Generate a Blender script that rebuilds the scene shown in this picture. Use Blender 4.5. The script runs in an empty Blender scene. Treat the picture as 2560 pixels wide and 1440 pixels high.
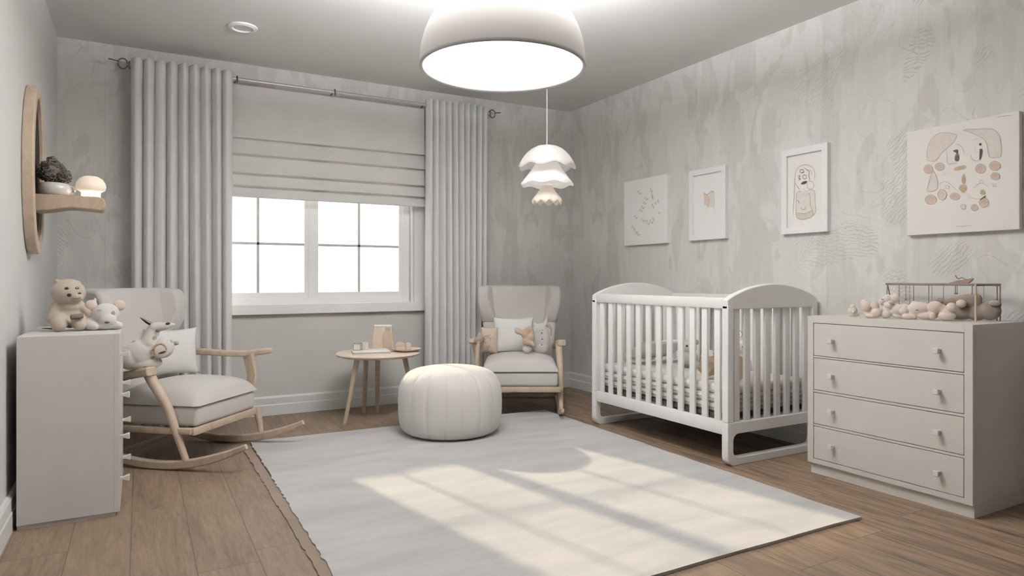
WORLD, SUN, EXPO, UP, DIFF, JEL, GAM = 2.2, 5.2, 0.1, 215., 4.0, 8., 1.12
import bpy, bmesh, math, random
from mathutils import Vector, Matrix, Euler
random.seed(7)
COL = bpy.context.scene.collection
R = math.radians
PI = math.pi

# ------------------------------------------------------------------ materials
class NT:
    """small node-tree helper"""
    def __init__(s, name):
        s.m = bpy.data.materials.new(name); s.m.use_nodes = True
        s.t = s.m.node_tree; s.n = s.t.nodes; s.l = s.t.links
        s.b = s.n['Principled BSDF']; s.out = s.n['Material Output']
        s.co = s.n.new('ShaderNodeTexCoord')
    def link(s, a, b): s.l.new(a, b)
    def val(s, sock, v):
        if hasattr(v, 'is_linked') or hasattr(v, 'links'): s.l.new(v, sock)
        else: sock.default_value = v
    def math(s, op, a, b=0.0, c=None, clamp=False):
        n = s.n.new('ShaderNodeMath'); n.operation = op; n.use_clamp = clamp
        s.val(n.inputs[0], a); s.val(n.inputs[1], b)
        if c is not None: s.val(n.inputs[2], c)
        return n.outputs[0]
    def mapping(s, scale=(1,1,1), loc=(0,0,0), rot=(0,0,0), src=None):
        n = s.n.new('ShaderNodeMapping')
        n.inputs['Scale'].default_value = scale; n.inputs['Location'].default_value = loc; n.inputs['Rotation'].default_value = rot
        s.l.new(src or s.co.outputs['Object'], n.inputs['Vector']); return n.outputs[0]
    def noise(s, vec, scale=5, detail=3, rough=.5, dist=0):
        n = s.n.new('ShaderNodeTexNoise'); s.l.new(vec, n.inputs['Vector'])
        n.inputs['Scale'].default_value = scale; n.inputs['Detail'].default_value = detail
        n.inputs['Roughness'].default_value = rough; n.inputs['Distortion'].default_value = dist
        return n.outputs['Fac']
    def wave(s, vec, scale=5, dist=3, detail=2, dscale=1.0, dirn='DIAGONAL'):
        n = s.n.new('ShaderNodeTexWave'); s.l.new(vec, n.inputs['Vector']); n.bands_direction = dirn
        n.inputs['Scale'].default_value = scale; n.inputs['Distortion'].default_value = dist
        n.inputs['Detail'].default_value = detail; n.inputs['Detail Scale'].default_value = dscale
        return n.outputs['Fac']
    def ramp(s, fac, stops):
        n = s.n.new('ShaderNodeValToRGB'); s.l.new(fac, n.inputs[0])
        e = n.color_ramp.elements
        while len(e) < len(stops): e.new(.5)
        for el, (p, c) in zip(e, stops):
            el.position = p; el.color = (*c, 1) if len(c) == 3 else c
        return n.outputs[0]
    def mix(s, fac, a, b, mode='MIX'):
        n = s.n.new('ShaderNodeMix'); n.data_type = 'RGBA'; n.blend_type = mode
        s.val(n.inputs[0], fac)
        for sock, v in ((n.inputs[6], a), (n.inputs[7], b)):
            if isinstance(v, tuple): sock.default_value = (*v, 1) if len(v) == 3 else v
            else: s.l.new(v, sock)
        return n.outputs[2]
    def sep(s, vec=None):
        n = s.n.new('ShaderNodeSeparateXYZ'); s.l.new(vec or s.co.outputs['Object'], n.inputs[0]); return n.outputs
    def comb(s, x=0., y=0., z=0.):
        n = s.n.new('ShaderNodeCombineXYZ')
        for i, v in enumerate((x, y, z)): s.val(n.inputs[i], v)
        return n.outputs[0]
    def bump(s, h, strength=.2, dist=.01):
        n = s.n.new('ShaderNodeBump'); n.inputs['Strength'].default_value = strength; n.inputs['Distance'].default_value = dist
        s.l.new(h, n.inputs['Height']); s.l.new(n.outputs[0], s.b.inputs['Normal'])
    def fin(s, col=None, rough=.5, **kw):
        if col is not None:
            if isinstance(col, tuple): s.b.inputs['Base Color'].default_value = (*col, 1)
            else: s.l.new(col, s.b.inputs['Base Color'])
        s.val(s.b.inputs['Roughness'], rough)
        for k, v in kw.items(): s.b.inputs[k.replace('_', ' ')].default_value = v
        return s.m

def srgb(h):
    h = h.lstrip('#'); o = []
    for i in (0, 2, 4):
        c = int(h[i:i+2], 16) / 255
        o.append(c / 12.92 if c <= .04045 else ((c + .055) / 1.055) ** 2.4)
    return tuple(o)

def shade(c, k): return tuple(min(1, v * k) for v in c)

def plain(name, hexc, rough=.5, var=.05, scale=9, bump=0., bscale=120, **kw):
    t = NT(name); c = srgb(hexc)
    n = t.noise(t.mapping(), scale, 3)
    col = t.ramp(n, [(.3, shade(c, 1 - var)), (.7, shade(c, 1 + var))])
    if bump: t.bump(t.noise(t.mapping(), bscale, 2), bump, .003)
    return t.fin(col, rough, **kw)

def fabric(name, hexc, var=.05, scale=500, bump=.25):
    t = NT(name); c = srgb(hexc)
    n = t.noise(t.mapping(), 7, 4)
    w = t.noise(t.mapping(), scale, 2)
    col = t.mix(.25, t.ramp(n, [(.3, shade(c, 1 - var)), (.7, shade(c, 1 + var))]), t.ramp(w, [(.3, shade(c, .88)), (.7, shade(c, 1.06))]))
    t.bump(w, bump, .002)
    return t.fin(col, .9, Sheen_Weight=.15)

def wood(name, a, b, axis='z', scale=14, rough=.5):
    t = NT(name)
    sc = {'x': (.06, 1, 1), 'y': (1, .06, 1), 'z': (1, 1, .06), 'n': (1, 1, .4)}[axis]
    v = t.mapping(sc)
    n = t.noise(v, scale * 2, 5, .6, .6)
    n2 = t.noise(v, scale * 9, 3, .6)
    f = t.math('ADD', t.math('MULTIPLY', n, .75), t.math('MULTIPLY', n2, .25))
    col = t.ramp(f, [(.3, srgb(a)), (.7, srgb(b))])
    t.bump(n2, .08, .002)
    return t.fin(col, rough)

def glow(name, hexc, strength, base=None, trans=0.0):
    t = NT(name); c = srgb(hexc)
    n = t.noise(t.mapping(), 12, 2)
    col = t.ramp(n, [(.2, shade(c, .96)), (.8, shade(c, 1.0))])
    t.link(col, t.b.inputs['Emission Color']); t.b.inputs['Emission Strength'].default_value = strength
    return t.fin(srgb(base or hexc), .5)

def wallpaper():
    t = NT('mottled_wallpaper')
    x, y, z = t.sep()
    u = t.math('ADD', x, y)                       # runs along either wall
    p = t.comb(u, 0., z)
    pv = t.mapping((1, 1, .35), src=p)
    big = t.noise(pv, 2.6, 3, .5, .6)
    mid = t.noise(t.mapping((1, 1, .22), src=p), 9, 4, .6, .3)
    fine = t.noise(t.mapping((1, 1, .12), src=p), 34, 3, .6)
    A, B, D, W = srgb('#c9c6c3'), srgb('#d4d2cf'), srgb('#c1bdb8'), srgb('#dfdddb')
    col = t.mix(t.ramp(big, [(.44, (0,0,0)), (.485, (1,1,1))]), A, B)
    patch = t.noise(t.mapping((1, 1, .6), (3, 0, 7), src=p), 3.1, 3, .55, 1.1)
    col = t.mix(t.math('MULTIPLY', t.ramp(patch, [(.56, (0,0,0)), (.585, (1,1,1))]), .55), col, D)
    pat2 = t.noise(t.mapping((1, 1, .5), (11, 0, 2), src=p), 4.2, 2, .5, .9)
    col = t.mix(t.math('MULTIPLY', t.ramp(pat2, [(.58, (0,0,0)), (.6, (1,1,1))]), .5), col, W)
    col = t.mix(t.math('MULTIPLY', t.ramp(mid, [(.5, (0,0,0)), (.68, (1,1,1))]), .4), col, W)
    # engraved hatching in scattered patches
    hm = t.ramp(t.noise(t.mapping(loc=(5, 0, 1), src=p), 2.3, 1, .4, .4), [(.60, (0,0,0)), (.62, (1,1,1))])
    hat = t.wave(p, 24, 7, 2, .9)
    hl = t.math('MULTIPLY', t.ramp(hat, [(.1, (1,1,1)), (.32, (0,0,0))]), hm)
    hm2 = t.ramp(t.noise(t.mapping(loc=(9, 0, 4), src=p), 2.0, 1, .4, .4), [(.61, (0,0,0)), (.625, (1,1,1))])
    hat2 = t.wave(t.mapping(rot=(0, .9, 0), src=p), 22, 10, 2, .8)
    hl = t.math('MAXIMUM', hl, t.math('MULTIPLY', t.ramp(hat2, [(.1, (1,1,1)), (.3, (0,0,0))]), hm2))
    # loose contour drawing
    cn = t.noise(t.mapping((1, 1, .6), (2, 0, 3), src=p), 3.4, 1.5, .5, 1.2)
    cf = t.math('FRACT', t.math('MULTIPLY', cn, 9.))
    cl = t.ramp(cf, [(.0, (1,1,1)), (.05, (0,0,0))])
    cmask = t.ramp(t.noise(t.mapping(loc=(1, 0, 8), src=p), 2.4, 2), [(.48, (0,0,0)), (.55, (1,1,1))])
    hl = t.math('MAXIMUM', hl, t.math('MULTIPLY', t.math('MULTIPLY', cl, cmask), .9))
    zone = t.math('MAXIMUM', t.math('MULTIPLY', t.math('SUBTRACT', 3.0, y), 1.2, clamp=True), t.math('MULTIPLY', t.math('SUBTRACT', .5, x), 1.5, clamp=True))
    zone = t.math('ADD', t.math('MULTIPLY', zone, .75), .25, clamp=True)
    hl = t.math('MULTIPLY', hl, zone)
    # paper seams every 53 cm
    sf = t.math('ABSOLUTE', t.math('SUBTRACT', t.math('FRACT', t.math('DIVIDE', u, .53)), .5))
    seam = t.math('MULTIPLY', t.math('LESS_THAN', sf, .004), .5)
    hl = t.math('MAXIMUM', hl, seam)
    col = t.mix(t.math('MULTIPLY', hl, .36), col, srgb('#837c77'))
    col = t.mix(.12, col, t.ramp(fine, [(.35, srgb('#a59f9a')), (.65, srgb('#d6d3cf'))]))
    hgt = t.math('SUBTRACT', t.math('MULTIPLY', mid, .5), hl)
    t.bump(hgt, .28, .006)
    return t.fin(col, .85)

def floor_mat():
    t = NT('oak_planks')
    x, y, z = t.sep()
    PW, PL = .205, 1.15
    xs = t.math('DIVIDE', t.math('ADD', x, .03), PW)
    row = t.math('FLOOR', xs)
    wn = t.n.new('ShaderNodeTexWhiteNoise'); wn.noise_dimensions = '1D'; t.link(row, wn.inputs['W'])
    ys = t.math('ADD', t.math('DIVIDE', y, PL), t.math('MULTIPLY', wn.outputs['Value'], 5.3))
    cell = t.math('FLOOR', ys)
    wn2 = t.n.new('ShaderNodeTexWhiteNoise'); wn2.noise_dimensions = '2D'; t.link(t.comb(row, cell), wn2.inputs['Vector'])
    idv = wn2.outputs['Value']
    fx = t.math('FRACT', xs); fy = t.math('FRACT', ys)
    ex = t.math('MULTIPLY', t.math('MINIMUM', fx, t.math('SUBTRACT', 1., fx)), PW)
    ey = t.math('MULTIPLY', t.math('MINIMUM', fy, t.math('SUBTRACT', 1., fy)), PL)
    gap = t.math('LESS_THAN', t.math('MINIMUM', ex, ey), .0018)
    g = t.comb(t.math('MULTIPLY', x, 1.), t.math('ADD', t.math('MULTIPLY', y, .085), t.math('MULTIPLY', idv, 9.)), t.math('MULTIPLY', idv, 30.))
    n1 = t.noise(g, 26, 5, .62, 1.0)
    n2 = t.noise(g, 120, 3, .6, .3)
    g3 = t.comb(x, t.math('ADD', t.math('MULTIPLY', y, .3), t.math('MULTIPLY', idv, 7.)), idv)
    n3 = t.noise(g3, 5, 2, .5, .4)
    rings = t.math('FRACT', t.math('MULTIPLY', t.noise(t.comb(x, t.math('ADD', t.math('MULTIPLY', y, .2), t.math('MULTIPLY', idv, 13.)), 0.), 5.5, 1, .4, .5), 11.))
    col = t.ramp(n1, [(.3, srgb('#382a1e')), (.47, srgb('#624f3d')), (.68, srgb('#866f59'))])
    col = t.mix(.3, col, t.ramp(n3, [(.35, srgb('#4c3b2a')), (.65, srgb('#8e7964'))]))
    col = t.mix(.25, col, t.ramp(rings, [(.0, srgb('#32251a')), (.3, srgb('#75614d')), (1., srgb('#695744'))]))
    col = t.mix(.2, col, t.ramp(n2, [(.35, srgb('#463527')), (.65, srgb('#98816c'))]))
    col = t.mix(t.math('MULTIPLY', idv, .3), col, srgb('#7d6a57'))
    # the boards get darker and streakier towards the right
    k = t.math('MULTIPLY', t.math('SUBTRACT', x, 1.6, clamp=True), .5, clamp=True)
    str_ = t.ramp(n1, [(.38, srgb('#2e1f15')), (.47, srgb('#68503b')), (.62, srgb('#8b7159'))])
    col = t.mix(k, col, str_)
    col = t.mix(t.math('MULTIPLY', gap, .8), col, srgb('#3a2c22'))
    t.bump(t.math('SUBTRACT', t.math('MULTIPLY', n2, .3), gap), .25, .004)
    return t.fin(col, .55)

def rug_mat():
    t = NT('pale_woven_rug')
    v = t.mapping((.25, 1, 1))
    n = t.noise(v, 6, 4, .6, .5); w = t.noise(t.mapping((.4, 1, 1)), 260, 2)
    col = t.ramp(n, [(.35, srgb('#a2a1a0')), (.5, srgb('#adacaa')), (.65, srgb('#b4b2b0'))])
    col = t.mix(.12, col, t.ramp(w, [(.3, srgb('#9d9a97')), (.7, srgb('#cbc9c6'))]))
    t.bump(w, .3, .003)
    return t.fin(col, .95)

def glass_mat():
    t = NT('window_glass')
    tr = t.n.new('ShaderNodeBsdfTransparent'); gl = t.n.new('ShaderNodeBsdfGlossy'); gl.inputs['Roughness'].default_value = .02
    fr = t.n.new('ShaderNodeFresnel'); fr.inputs['IOR'].default_value = 1.3
    tr.inputs[0].default_value = (.97, .98, .98, 1)
    mx = t.n.new('ShaderNodeMixShader'); t.link(t.math('MULTIPLY', fr.outputs[0], .6), mx.inputs[0]); t.link(tr.outputs[0], mx.inputs[1]); t.link(gl.outputs[0], mx.inputs[2])
    t.link(mx.outputs[0], t.out.inputs[0]); return t.m

def lit_cloth(name, hexc, k):
    """woven cloth that lets a little light through"""
    t = NT(name); c = srgb(hexc); n = t.noise(t.mapping(), 6, 3); w = t.noise(t.mapping(), 420, 2)
    col = t.ramp(n, [(.3, shade(c, .975)), (.7, shade(c, 1.02))]); t.bump(w, .2, .002)
    t.fin(col, .9)
    tr = t.n.new('ShaderNodeBsdfTranslucent'); t.link(col, tr.inputs[0])
    mx = t.n.new('ShaderNodeMixShader'); mx.inputs[0].default_value = k
    t.link(t.b.outputs[0], mx.inputs[1]); t.link(tr.outputs[0], mx.inputs[2]); t.link(mx.outputs[0], t.out.inputs[0])
    return t.m

def shade_cloth(name, hexc, em):
    """thin translucent lamp shade"""
    t = NT(name); c = srgb(hexc)
    n = t.noise(t.mapping(), 40, 3)
    col = t.ramp(n, [(.3, shade(c, .95)), (.7, c)])
    t.link(col, t.b.inputs['Base Color']); t.b.inputs['Roughness'].default_value = .7
    t.link(col, t.b.inputs['Emission Color']); t.b.inputs['Emission Strength'].default_value = em
    return t.m

def spotted(name, base, spot, sc=26, thr=.22):
    t = NT(name)
    v = t.n.new('ShaderNodeTexVoronoi'); v.inputs['Scale'].default_value = sc; t.link(t.mapping(), v.inputs['Vector'])
    m = t.ramp(v.outputs['Distance'], [(thr, (1,1,1)), (thr + .08, (0,0,0))])
    col = t.mix(m, srgb(base), srgb(spot))
    t.bump(t.noise(t.mapping(), 300, 2), .2, .002)
    return t.fin(col, .9)

M = {}
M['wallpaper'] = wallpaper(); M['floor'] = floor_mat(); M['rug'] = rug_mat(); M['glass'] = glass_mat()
M['paint'] = plain('grey_wall_paint', '#c9c8c6', .8, .02, 3)
M['rearpaint'] = plain('taupe_wall_paint', '#8d8883', .85, .02, 3)
M['paintlow'] = plain('warm_grey_wall_paint', '#cac8c5', .8, .02, 3)
M['ceil'] = plain('ceiling_paint', '#dad8d6', .9, .02, 2)
M['trim'] = plain('white_trim_paint', '#dcdcdb', .45, .02, 6)
M['frame'] = plain('white_window_frame', '#f7f7f7', .4, .02, 6)
M['white'] = plain('white_lacquer', '#ccc8c4', .4, .02, 6)
M['muntin'] = plain('grey_glazing_bar', '#b9b9b8', .5, .02, 6)
M['crib'] = plain('white_crib_lacquer', '#f1f0ee', .35, .02, 8)
M['greige'] = plain('greige_lacquer', '#c9c3bc', .45, .02, 6)
M['gap'] = plain('painted_gap_shadow', '#4d4844', .8, .05, 6)
M['bedboard'] = plain('gap_shade_bed_board', '#3e342e', .7, .08, 9)
M['curtain'] = fabric('grey_curtain_linen', '#e3e2e1', .03)
M['blind'] = lit_cloth('pale_blind_cloth', '#e0dedc', .08)
M['chair'] = fabric('light_grey_upholstery', '#c4c0bb', .03)
M['pouf'] = fabric('cream_pouf_cloth', '#d2cec9', .03)
M['oak'] = wood('pale_oak', '#a5907b', '#c6b29c', 'n', 9)
M['birch'] = wood('pale_birch', '#cdb7a2', '#e2d0bf', 'n', 9)
M['oakdark'] = wood('tan_oak', '#948069', '#b39d87', 'n', 9)
M['barwood'] = wood('brown_stained_wood', '#5d5047', '#786a5f', 'n', 9)
M['dome'] = plain('warm_grey_lamp_enamel', '#aba6a2', .55, .02, 5)
M['diffuser'] = glow('glowing_diffuser', '#f8fbff', DIFF)
M['jelly'] = shade_cloth('thin_white_shade', '#e6e2dd', .06)
M['jelly_in'] = shade_cloth('lit_white_shade', '#f0ece8', .3)
M['jelly_low'] = shade_cloth('cream_lit_shade', '#e6d8c9', .15)
M['mush'] = shade_cloth('glowing_cream_cap', '#f0dcc6', .3)
M['mushbase'] = glow('bright_lamp_base', '#fff4e4', 4.0)
M['metal'] = plain('brushed_rod_metal', '#bdb8b2', .35, .04, 30, Metallic=.35)
M['darkmetal'] = plain('dark_bracket_metal', '#5a5048', .45, .05, 30, Metallic=.5)
M['pillow'] = fabric('white_pillow_cotton', '#e6e3e0', .02)
M['creampillow'] = fabric('cream_pillow_cotton', '#ccb8a6', .06)
M['taupe'] = fabric('taupe_plush', '#a8998a', .06, 200)
M['palegrey'] = fabric('pale_grey_plush', '#bfbab3', .05, 200)
M['lightgrey'] = fabric('light_grey_plush', '#c9c5c0', .05, 200)
M['peach'] = fabric('peach_plush', '#d2bcaa', .06, 200)
M['pink'] = fabric('pink_beige_plush', '#cfbcb0', .06, 200)
M['beige'] = fabric('beige_plush', '#d3c5b9', .06, 200)
M['tan'] = fabric('tan_plush', '#b8a08a', .06, 200)
M['caramel'] = fabric('caramel_felt', '#b89a7c', .08, 200)
M['darkplush'] = fabric('dark_taupe_plush', '#7b6d62', .08, 200)
M['black'] = plain('black_bead', '#241e1b', .3, .1, 30)
M['patch'] = plain('dark_brown_patch', '#54463c', .7, .15, 90)
M['greyspot'] = plain('grey_felt', '#8b8782', .9, .05, 60)
M['spotgiraffe'] = spotted('spotted_plush', '#d2ccc5', '#978c82', 19, .2)
M['ring'] = fabric('rose_swirl_felt', '#c09a80', .05, 200)
M['bedding'] = fabric('ivory_bedding', '#eae6e1', .03)
M['bedding2'] = fabric('oatmeal_quilt', '#dcd6d0', .04)
M['piping'] = fabric('grey_brown_piping', '#a0968e', .05)
M['ceramic'] = plain('white_ceramic', '#cfcac5', .2, .02, 9, Coat_Weight=.4)
M['succ'] = plain('dark_succulent', '#5a5049', .7, .35, 55)
M['mirror'] = plain('painted_mirror_reflection', '#2e2722', .75, .08, 4, Specular_IOR_Level=.05)  # matte dark colour painted in place of the mirror's dark reflections
M['canvas'] = plain('white_canvas', '#f4f2f0', .85, .015, 5, .1, 400)
M['canvas_warm'] = plain('warm_white_canvas', '#e6e0da', .85, .015, 5, .1, 400)
M['paper'] = plain('white_paper', '#f0efed', .8, .01, 4)
M['paperwarm'] = plain('warm_paper', '#ece7e2'.lower(), .8, .01, 4)
M['pframe'] = plain('white_picture_frame', '#f0efee', .45, .015, 8)
for k, c in dict(line='#8d7f76', dark='#3f352f', faint='#b5b0aa', blush='#d6cbc4', umber='#5d443a', tan='#ab9279', rose='#c6ae9e', pale='#d2c4b4', cream='#ded6ce', sand='#d3c6b8', blushb='#dac6b6', rosel='#b59a88').items():
    M['ink_' + k] = plain('ink_' + k, c, .85, .05, 60)
M['book'] = plain('white_book_cover', '#e9e6e2', .5, .01, 8)
M['pages'] = plain('cream_page_edges', '#c4b8ab', .8, .1, 200)
M['fringe'] = fabric('brown_rug_border', '#7d6b5b', .12, 200)
M['rose_leaf'] = plain('dusty_rose_wood', '#8d6a5c', .6, .15, 40)

# ------------------------------------------------------------------ mesh builder
class MB:
    def __init__(s): s.bm = bmesh.new()
    def _new(s, f):
        before = set(s.bm.verts); f(); return [v for v in s.bm.verts if v not in before]
    def box(s, a, b, bevel=0., rot=None, seg=2):
        c = [(a[i] + b[i]) / 2 for i in range(3)]; d = [abs(b[i] - a[i]) for i in range(3)]
        mt = Matrix.Translation(c) @ (rot.to_4x4() if rot else Matrix()) @ Matrix.Diagonal((*d, 1))
        vs = bmesh.ops.create_cube(s.bm, size=1, matrix=mt)['verts']
        if bevel:
            es = {e for v in vs for e in v.link_edges}
            bmesh.ops.bevel(s.bm, geom=list(es), offset=bevel, segments=seg, profile=.5, affect='EDGES')
        return s
    def ell(s, c, r, rot=None, u=20, v=14):
        if not hasattr(r, '__len__'): r = (r, r, r)
        mt = Matrix.Translation(c) @ (Euler(rot).to_matrix().to_4x4() if rot else Matrix()) @ Matrix.Diagonal((*r, 1))
        bmesh.ops.create_uvsphere(s.bm, u_segments=u, v_segments=v, radius=1, matrix=mt); return s
    def ico(s, c, r, sub=1, rot=None):
        if not hasattr(r, '__len__'): r = (r, r, r)
        mt = Matrix.Translation(c) @ (Euler(rot).to_matrix().to_4x4() if rot else Matrix()) @ Matrix.Diagonal((*r, 1))
        bmesh.ops.create_icosphere(s.bm, subdivisions=sub, radius=1, matrix=mt); return s
    def tube(s, pts, rad, seg=12, sq=None, up=(0, 0, 1), flat=1.0, close=False):
        """round (or rectangular when sq=(w,h)) section swept along pts"""
        pts = [Vector(p) for p in pts]; n = len(pts)
        if not hasattr(rad, '__len__'): rad = [rad] * n
        rings = []
        for i, p in enumerate(pts):
            if close: d = pts[(i + 1) % n] - pts[i - 1]
            else: d = pts[min(i + 1, n - 1)] - pts[max(i - 1, 0)]
            d.normalize(); upv = Vector(up)
            if abs(d.dot(upv)) > .97: upv = Vector((1, 0, 0)) if abs(d.x) < .9 else Vector((0, 1, 0))
            side = d.cross(upv).normalized(); u2 = side.cross(d).normalized()
            ring = []
            if sq:
                w, hgt = sq[0] * rad[i] / 2, sq[1] * rad[i] / 2
                c = min(w, hgt) * .35
                for a, b in ((-w, -hgt + c), (-w + c, -hgt), (w - c, -hgt), (w, -hgt + c), (w, hgt - c), (w - c, hgt), (-w + c, hgt), (-w, hgt - c)):
                    ring.append(s.bm.verts.new(p + side * a + u2 * b))
            else:
                for k in range(seg):
                    t = 2 * PI * k / seg
                    ring.append(s.bm.verts.new(p + side * math.cos(t) * rad[i] + u2 * math.sin(t) * rad[i] * flat))
            rings.append(ring)
        m = len(rings[0])
        for i in range(n if close else n - 1):
            A, B = rings[i], rings[(i + 1) % n]
            for k in range(m): s.bm.faces.new((A[k], A[(k + 1) % m], B[(k + 1) % m], B[k]))
        if not close:
            s.bm.faces.new(rings[0][::-1]); s.bm.faces.new(rings[-1])
        return s
    def lathe(s, prof, c=(0, 0, 0), seg=40, wob=None):
        rings = []
        for i, (r, z) in enumerate(prof):
            ring = []
            for k in range(seg):
                t = 2 * PI * k / seg
                rr, zz = (r, z) if not wob else wob(r, z, t, i)
                ring.append(s.bm.verts.new((c[0] + rr * math.cos(t), c[1] + rr * math.sin(t), c[2] + zz)))
            rings.append(ring)
        for A, B in zip(rings, rings[1:]):
            for k in range(seg): s.bm.faces.new((A[k], A[(k + 1) % seg], B[(k + 1) % seg], B[k]))
        bmesh.ops.remove_doubles(s.bm, verts=[v for r_ in (rings[0], rings[-1]) for v in r_], dist=1e-5)
        return s
    def prism(s, poly, fn, d0, d1):
        """polygon of (a,b) extruded from depth d0 to d1; fn(a,b,d)->xyz"""
        A = [s.bm.verts.new(fn(a, b, d0)) for a, b in poly]; B = [s.bm.verts.new(fn(a, b, d1)) for a, b in poly]
        n = len(A)
        s.bm.faces.new(A[::-1]); s.bm.faces.new(B)
        for i in range(n): s.bm.faces.new((A[i], A[(i + 1) % n], B[(i + 1) % n], B[i]))
        return s
    def grid(s, fn, nu, nv, closeu=False):
        g = [[s.bm.verts.new(fn(i / nu, j / nv)) for j in range(nv + 1)] for i in range(nu + (0 if closeu else 1))]
        for i in range(nu):
            for j in range(nv):
                a, b = g[i], g[(i + 1) % len(g)]
                s.bm.faces.new((a[j], b[j], b[j + 1], a[j + 1]))
        return s
    def build(s, name, mat, parent=None, smooth=True, loc=None, rot=None, bevel=0., angle=40, remesh=0., iters=5, subsurf=0, solid=0.):
        bmesh.ops.recalc_face_normals(s.bm, faces=s.bm.faces[:])
        me = bpy.data.meshes.new(name); s.bm.to_mesh(me); s.bm.free()
        o = bpy.data.objects.new(name, me); COL.objects.link(o)
        me.materials.append(M[mat] if isinstance(mat, str) else mat)
        if smooth and me.polygons:
            me.polygons.foreach_set('use_smooth', [True] * len(me.polygons))
            if not (remesh or subsurf): me.set_sharp_from_angle(angle=R(angle))
        if loc: o.location = loc
        if rot: o.rotation_euler = rot
        if parent: o.parent = parent
        if solid:
            m = o.modifiers.new('thickness', 'SOLIDIFY'); m.thickness = solid; m.offset = 0
        if bevel:
            m = o.modifiers.new('bevel', 'BEVEL'); m.width = bevel; m.segments = 3; m.limit_method = 'ANGLE'; m.angle_limit = R(35)
            m.harden_normals = False
        if remesh:
            m = o.modifiers.new('union', 'REMESH'); m.mode = 'VOXEL'; m.voxel_size = remesh; m.use_smooth_shade = True
            m = o.modifiers.new('soften', 'SMOOTH'); m.factor = .5; m.iterations = iters
        if subsurf:
            m = o.modifiers.new('subdiv', 'SUBSURF'); m.levels = subsurf; m.render_levels = subsurf
        return o

def tag(o, label, cat, group=None):
    o['label'] = label; o['category'] = cat
    if group: o['group'] = group
    return o
def thing(name, label, cat, loc=(0, 0, 0), rz=0., group=None, rot=None):
    o = bpy.data.objects.new(name, None); COL.objects.link(o); o.empty_display_size = .05
    o.location = loc; o.rotation_euler = rot or (0, 0, rz)
    return tag(o, label, cat, group)
def struct(o): o['kind'] = 'structure'; return o
def copy_part(o, parent, loc=None, rz=None):
    c = o.copy(); COL.objects.link(c); c.parent = parent
    if loc is not None: c.location = loc
    for ch in o.children: copy_part(ch, c)
    return c
def on_ell(c, r, d):
    """point and outward rotation on an ellipsoid in direction d"""
    d = Vector(d); k = 1 / math.sqrt(sum((d[i] / r[i]) ** 2 for i in range(3)))
    p = Vector(c) + d * k
    n = Vector((d[i] * k / r[i] ** 2 for i in range(3))).normalized()
    return p, n
def bead(name, c, r, d, size, mat, parent, flat=.45, inset=0.):
    p, n = on_ell(c, r, d)
    sz = size if hasattr(size, '__len__') else (size, size)
    m = MB().ell((0, 0, 0), (sz[0], sz[1], min(sz) * flat), u=14, v=10)
    q = n.to_track_quat('Z', 'Y')
    return m.build(name, mat, parent, loc=p - n * inset, rot=q.to_euler())
def catmull(p, k=5, close=False):
    P = [Vector(q) for q in p]; n = len(P); out = []
    if n < 3: return P
    rng = range(n) if close else range(n - 1)
    for i in rng:
        a = P[i - 1] if (i or close) else P[0]; b = P[i]; c = P[(i + 1) % n]
        d = P[(i + 2) % n] if (close or i + 2 < n) else P[-1]
        for j in range(k):
            t = j / k
            out.append(.5 * ((2 * b) + (c - a) * t + (2 * a - 5 * b + 4 * c - d) * t * t + (3 * b - a - 3 * c + d) * t ** 3))
    if not close: out.append(P[-1])
    return out
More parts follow.
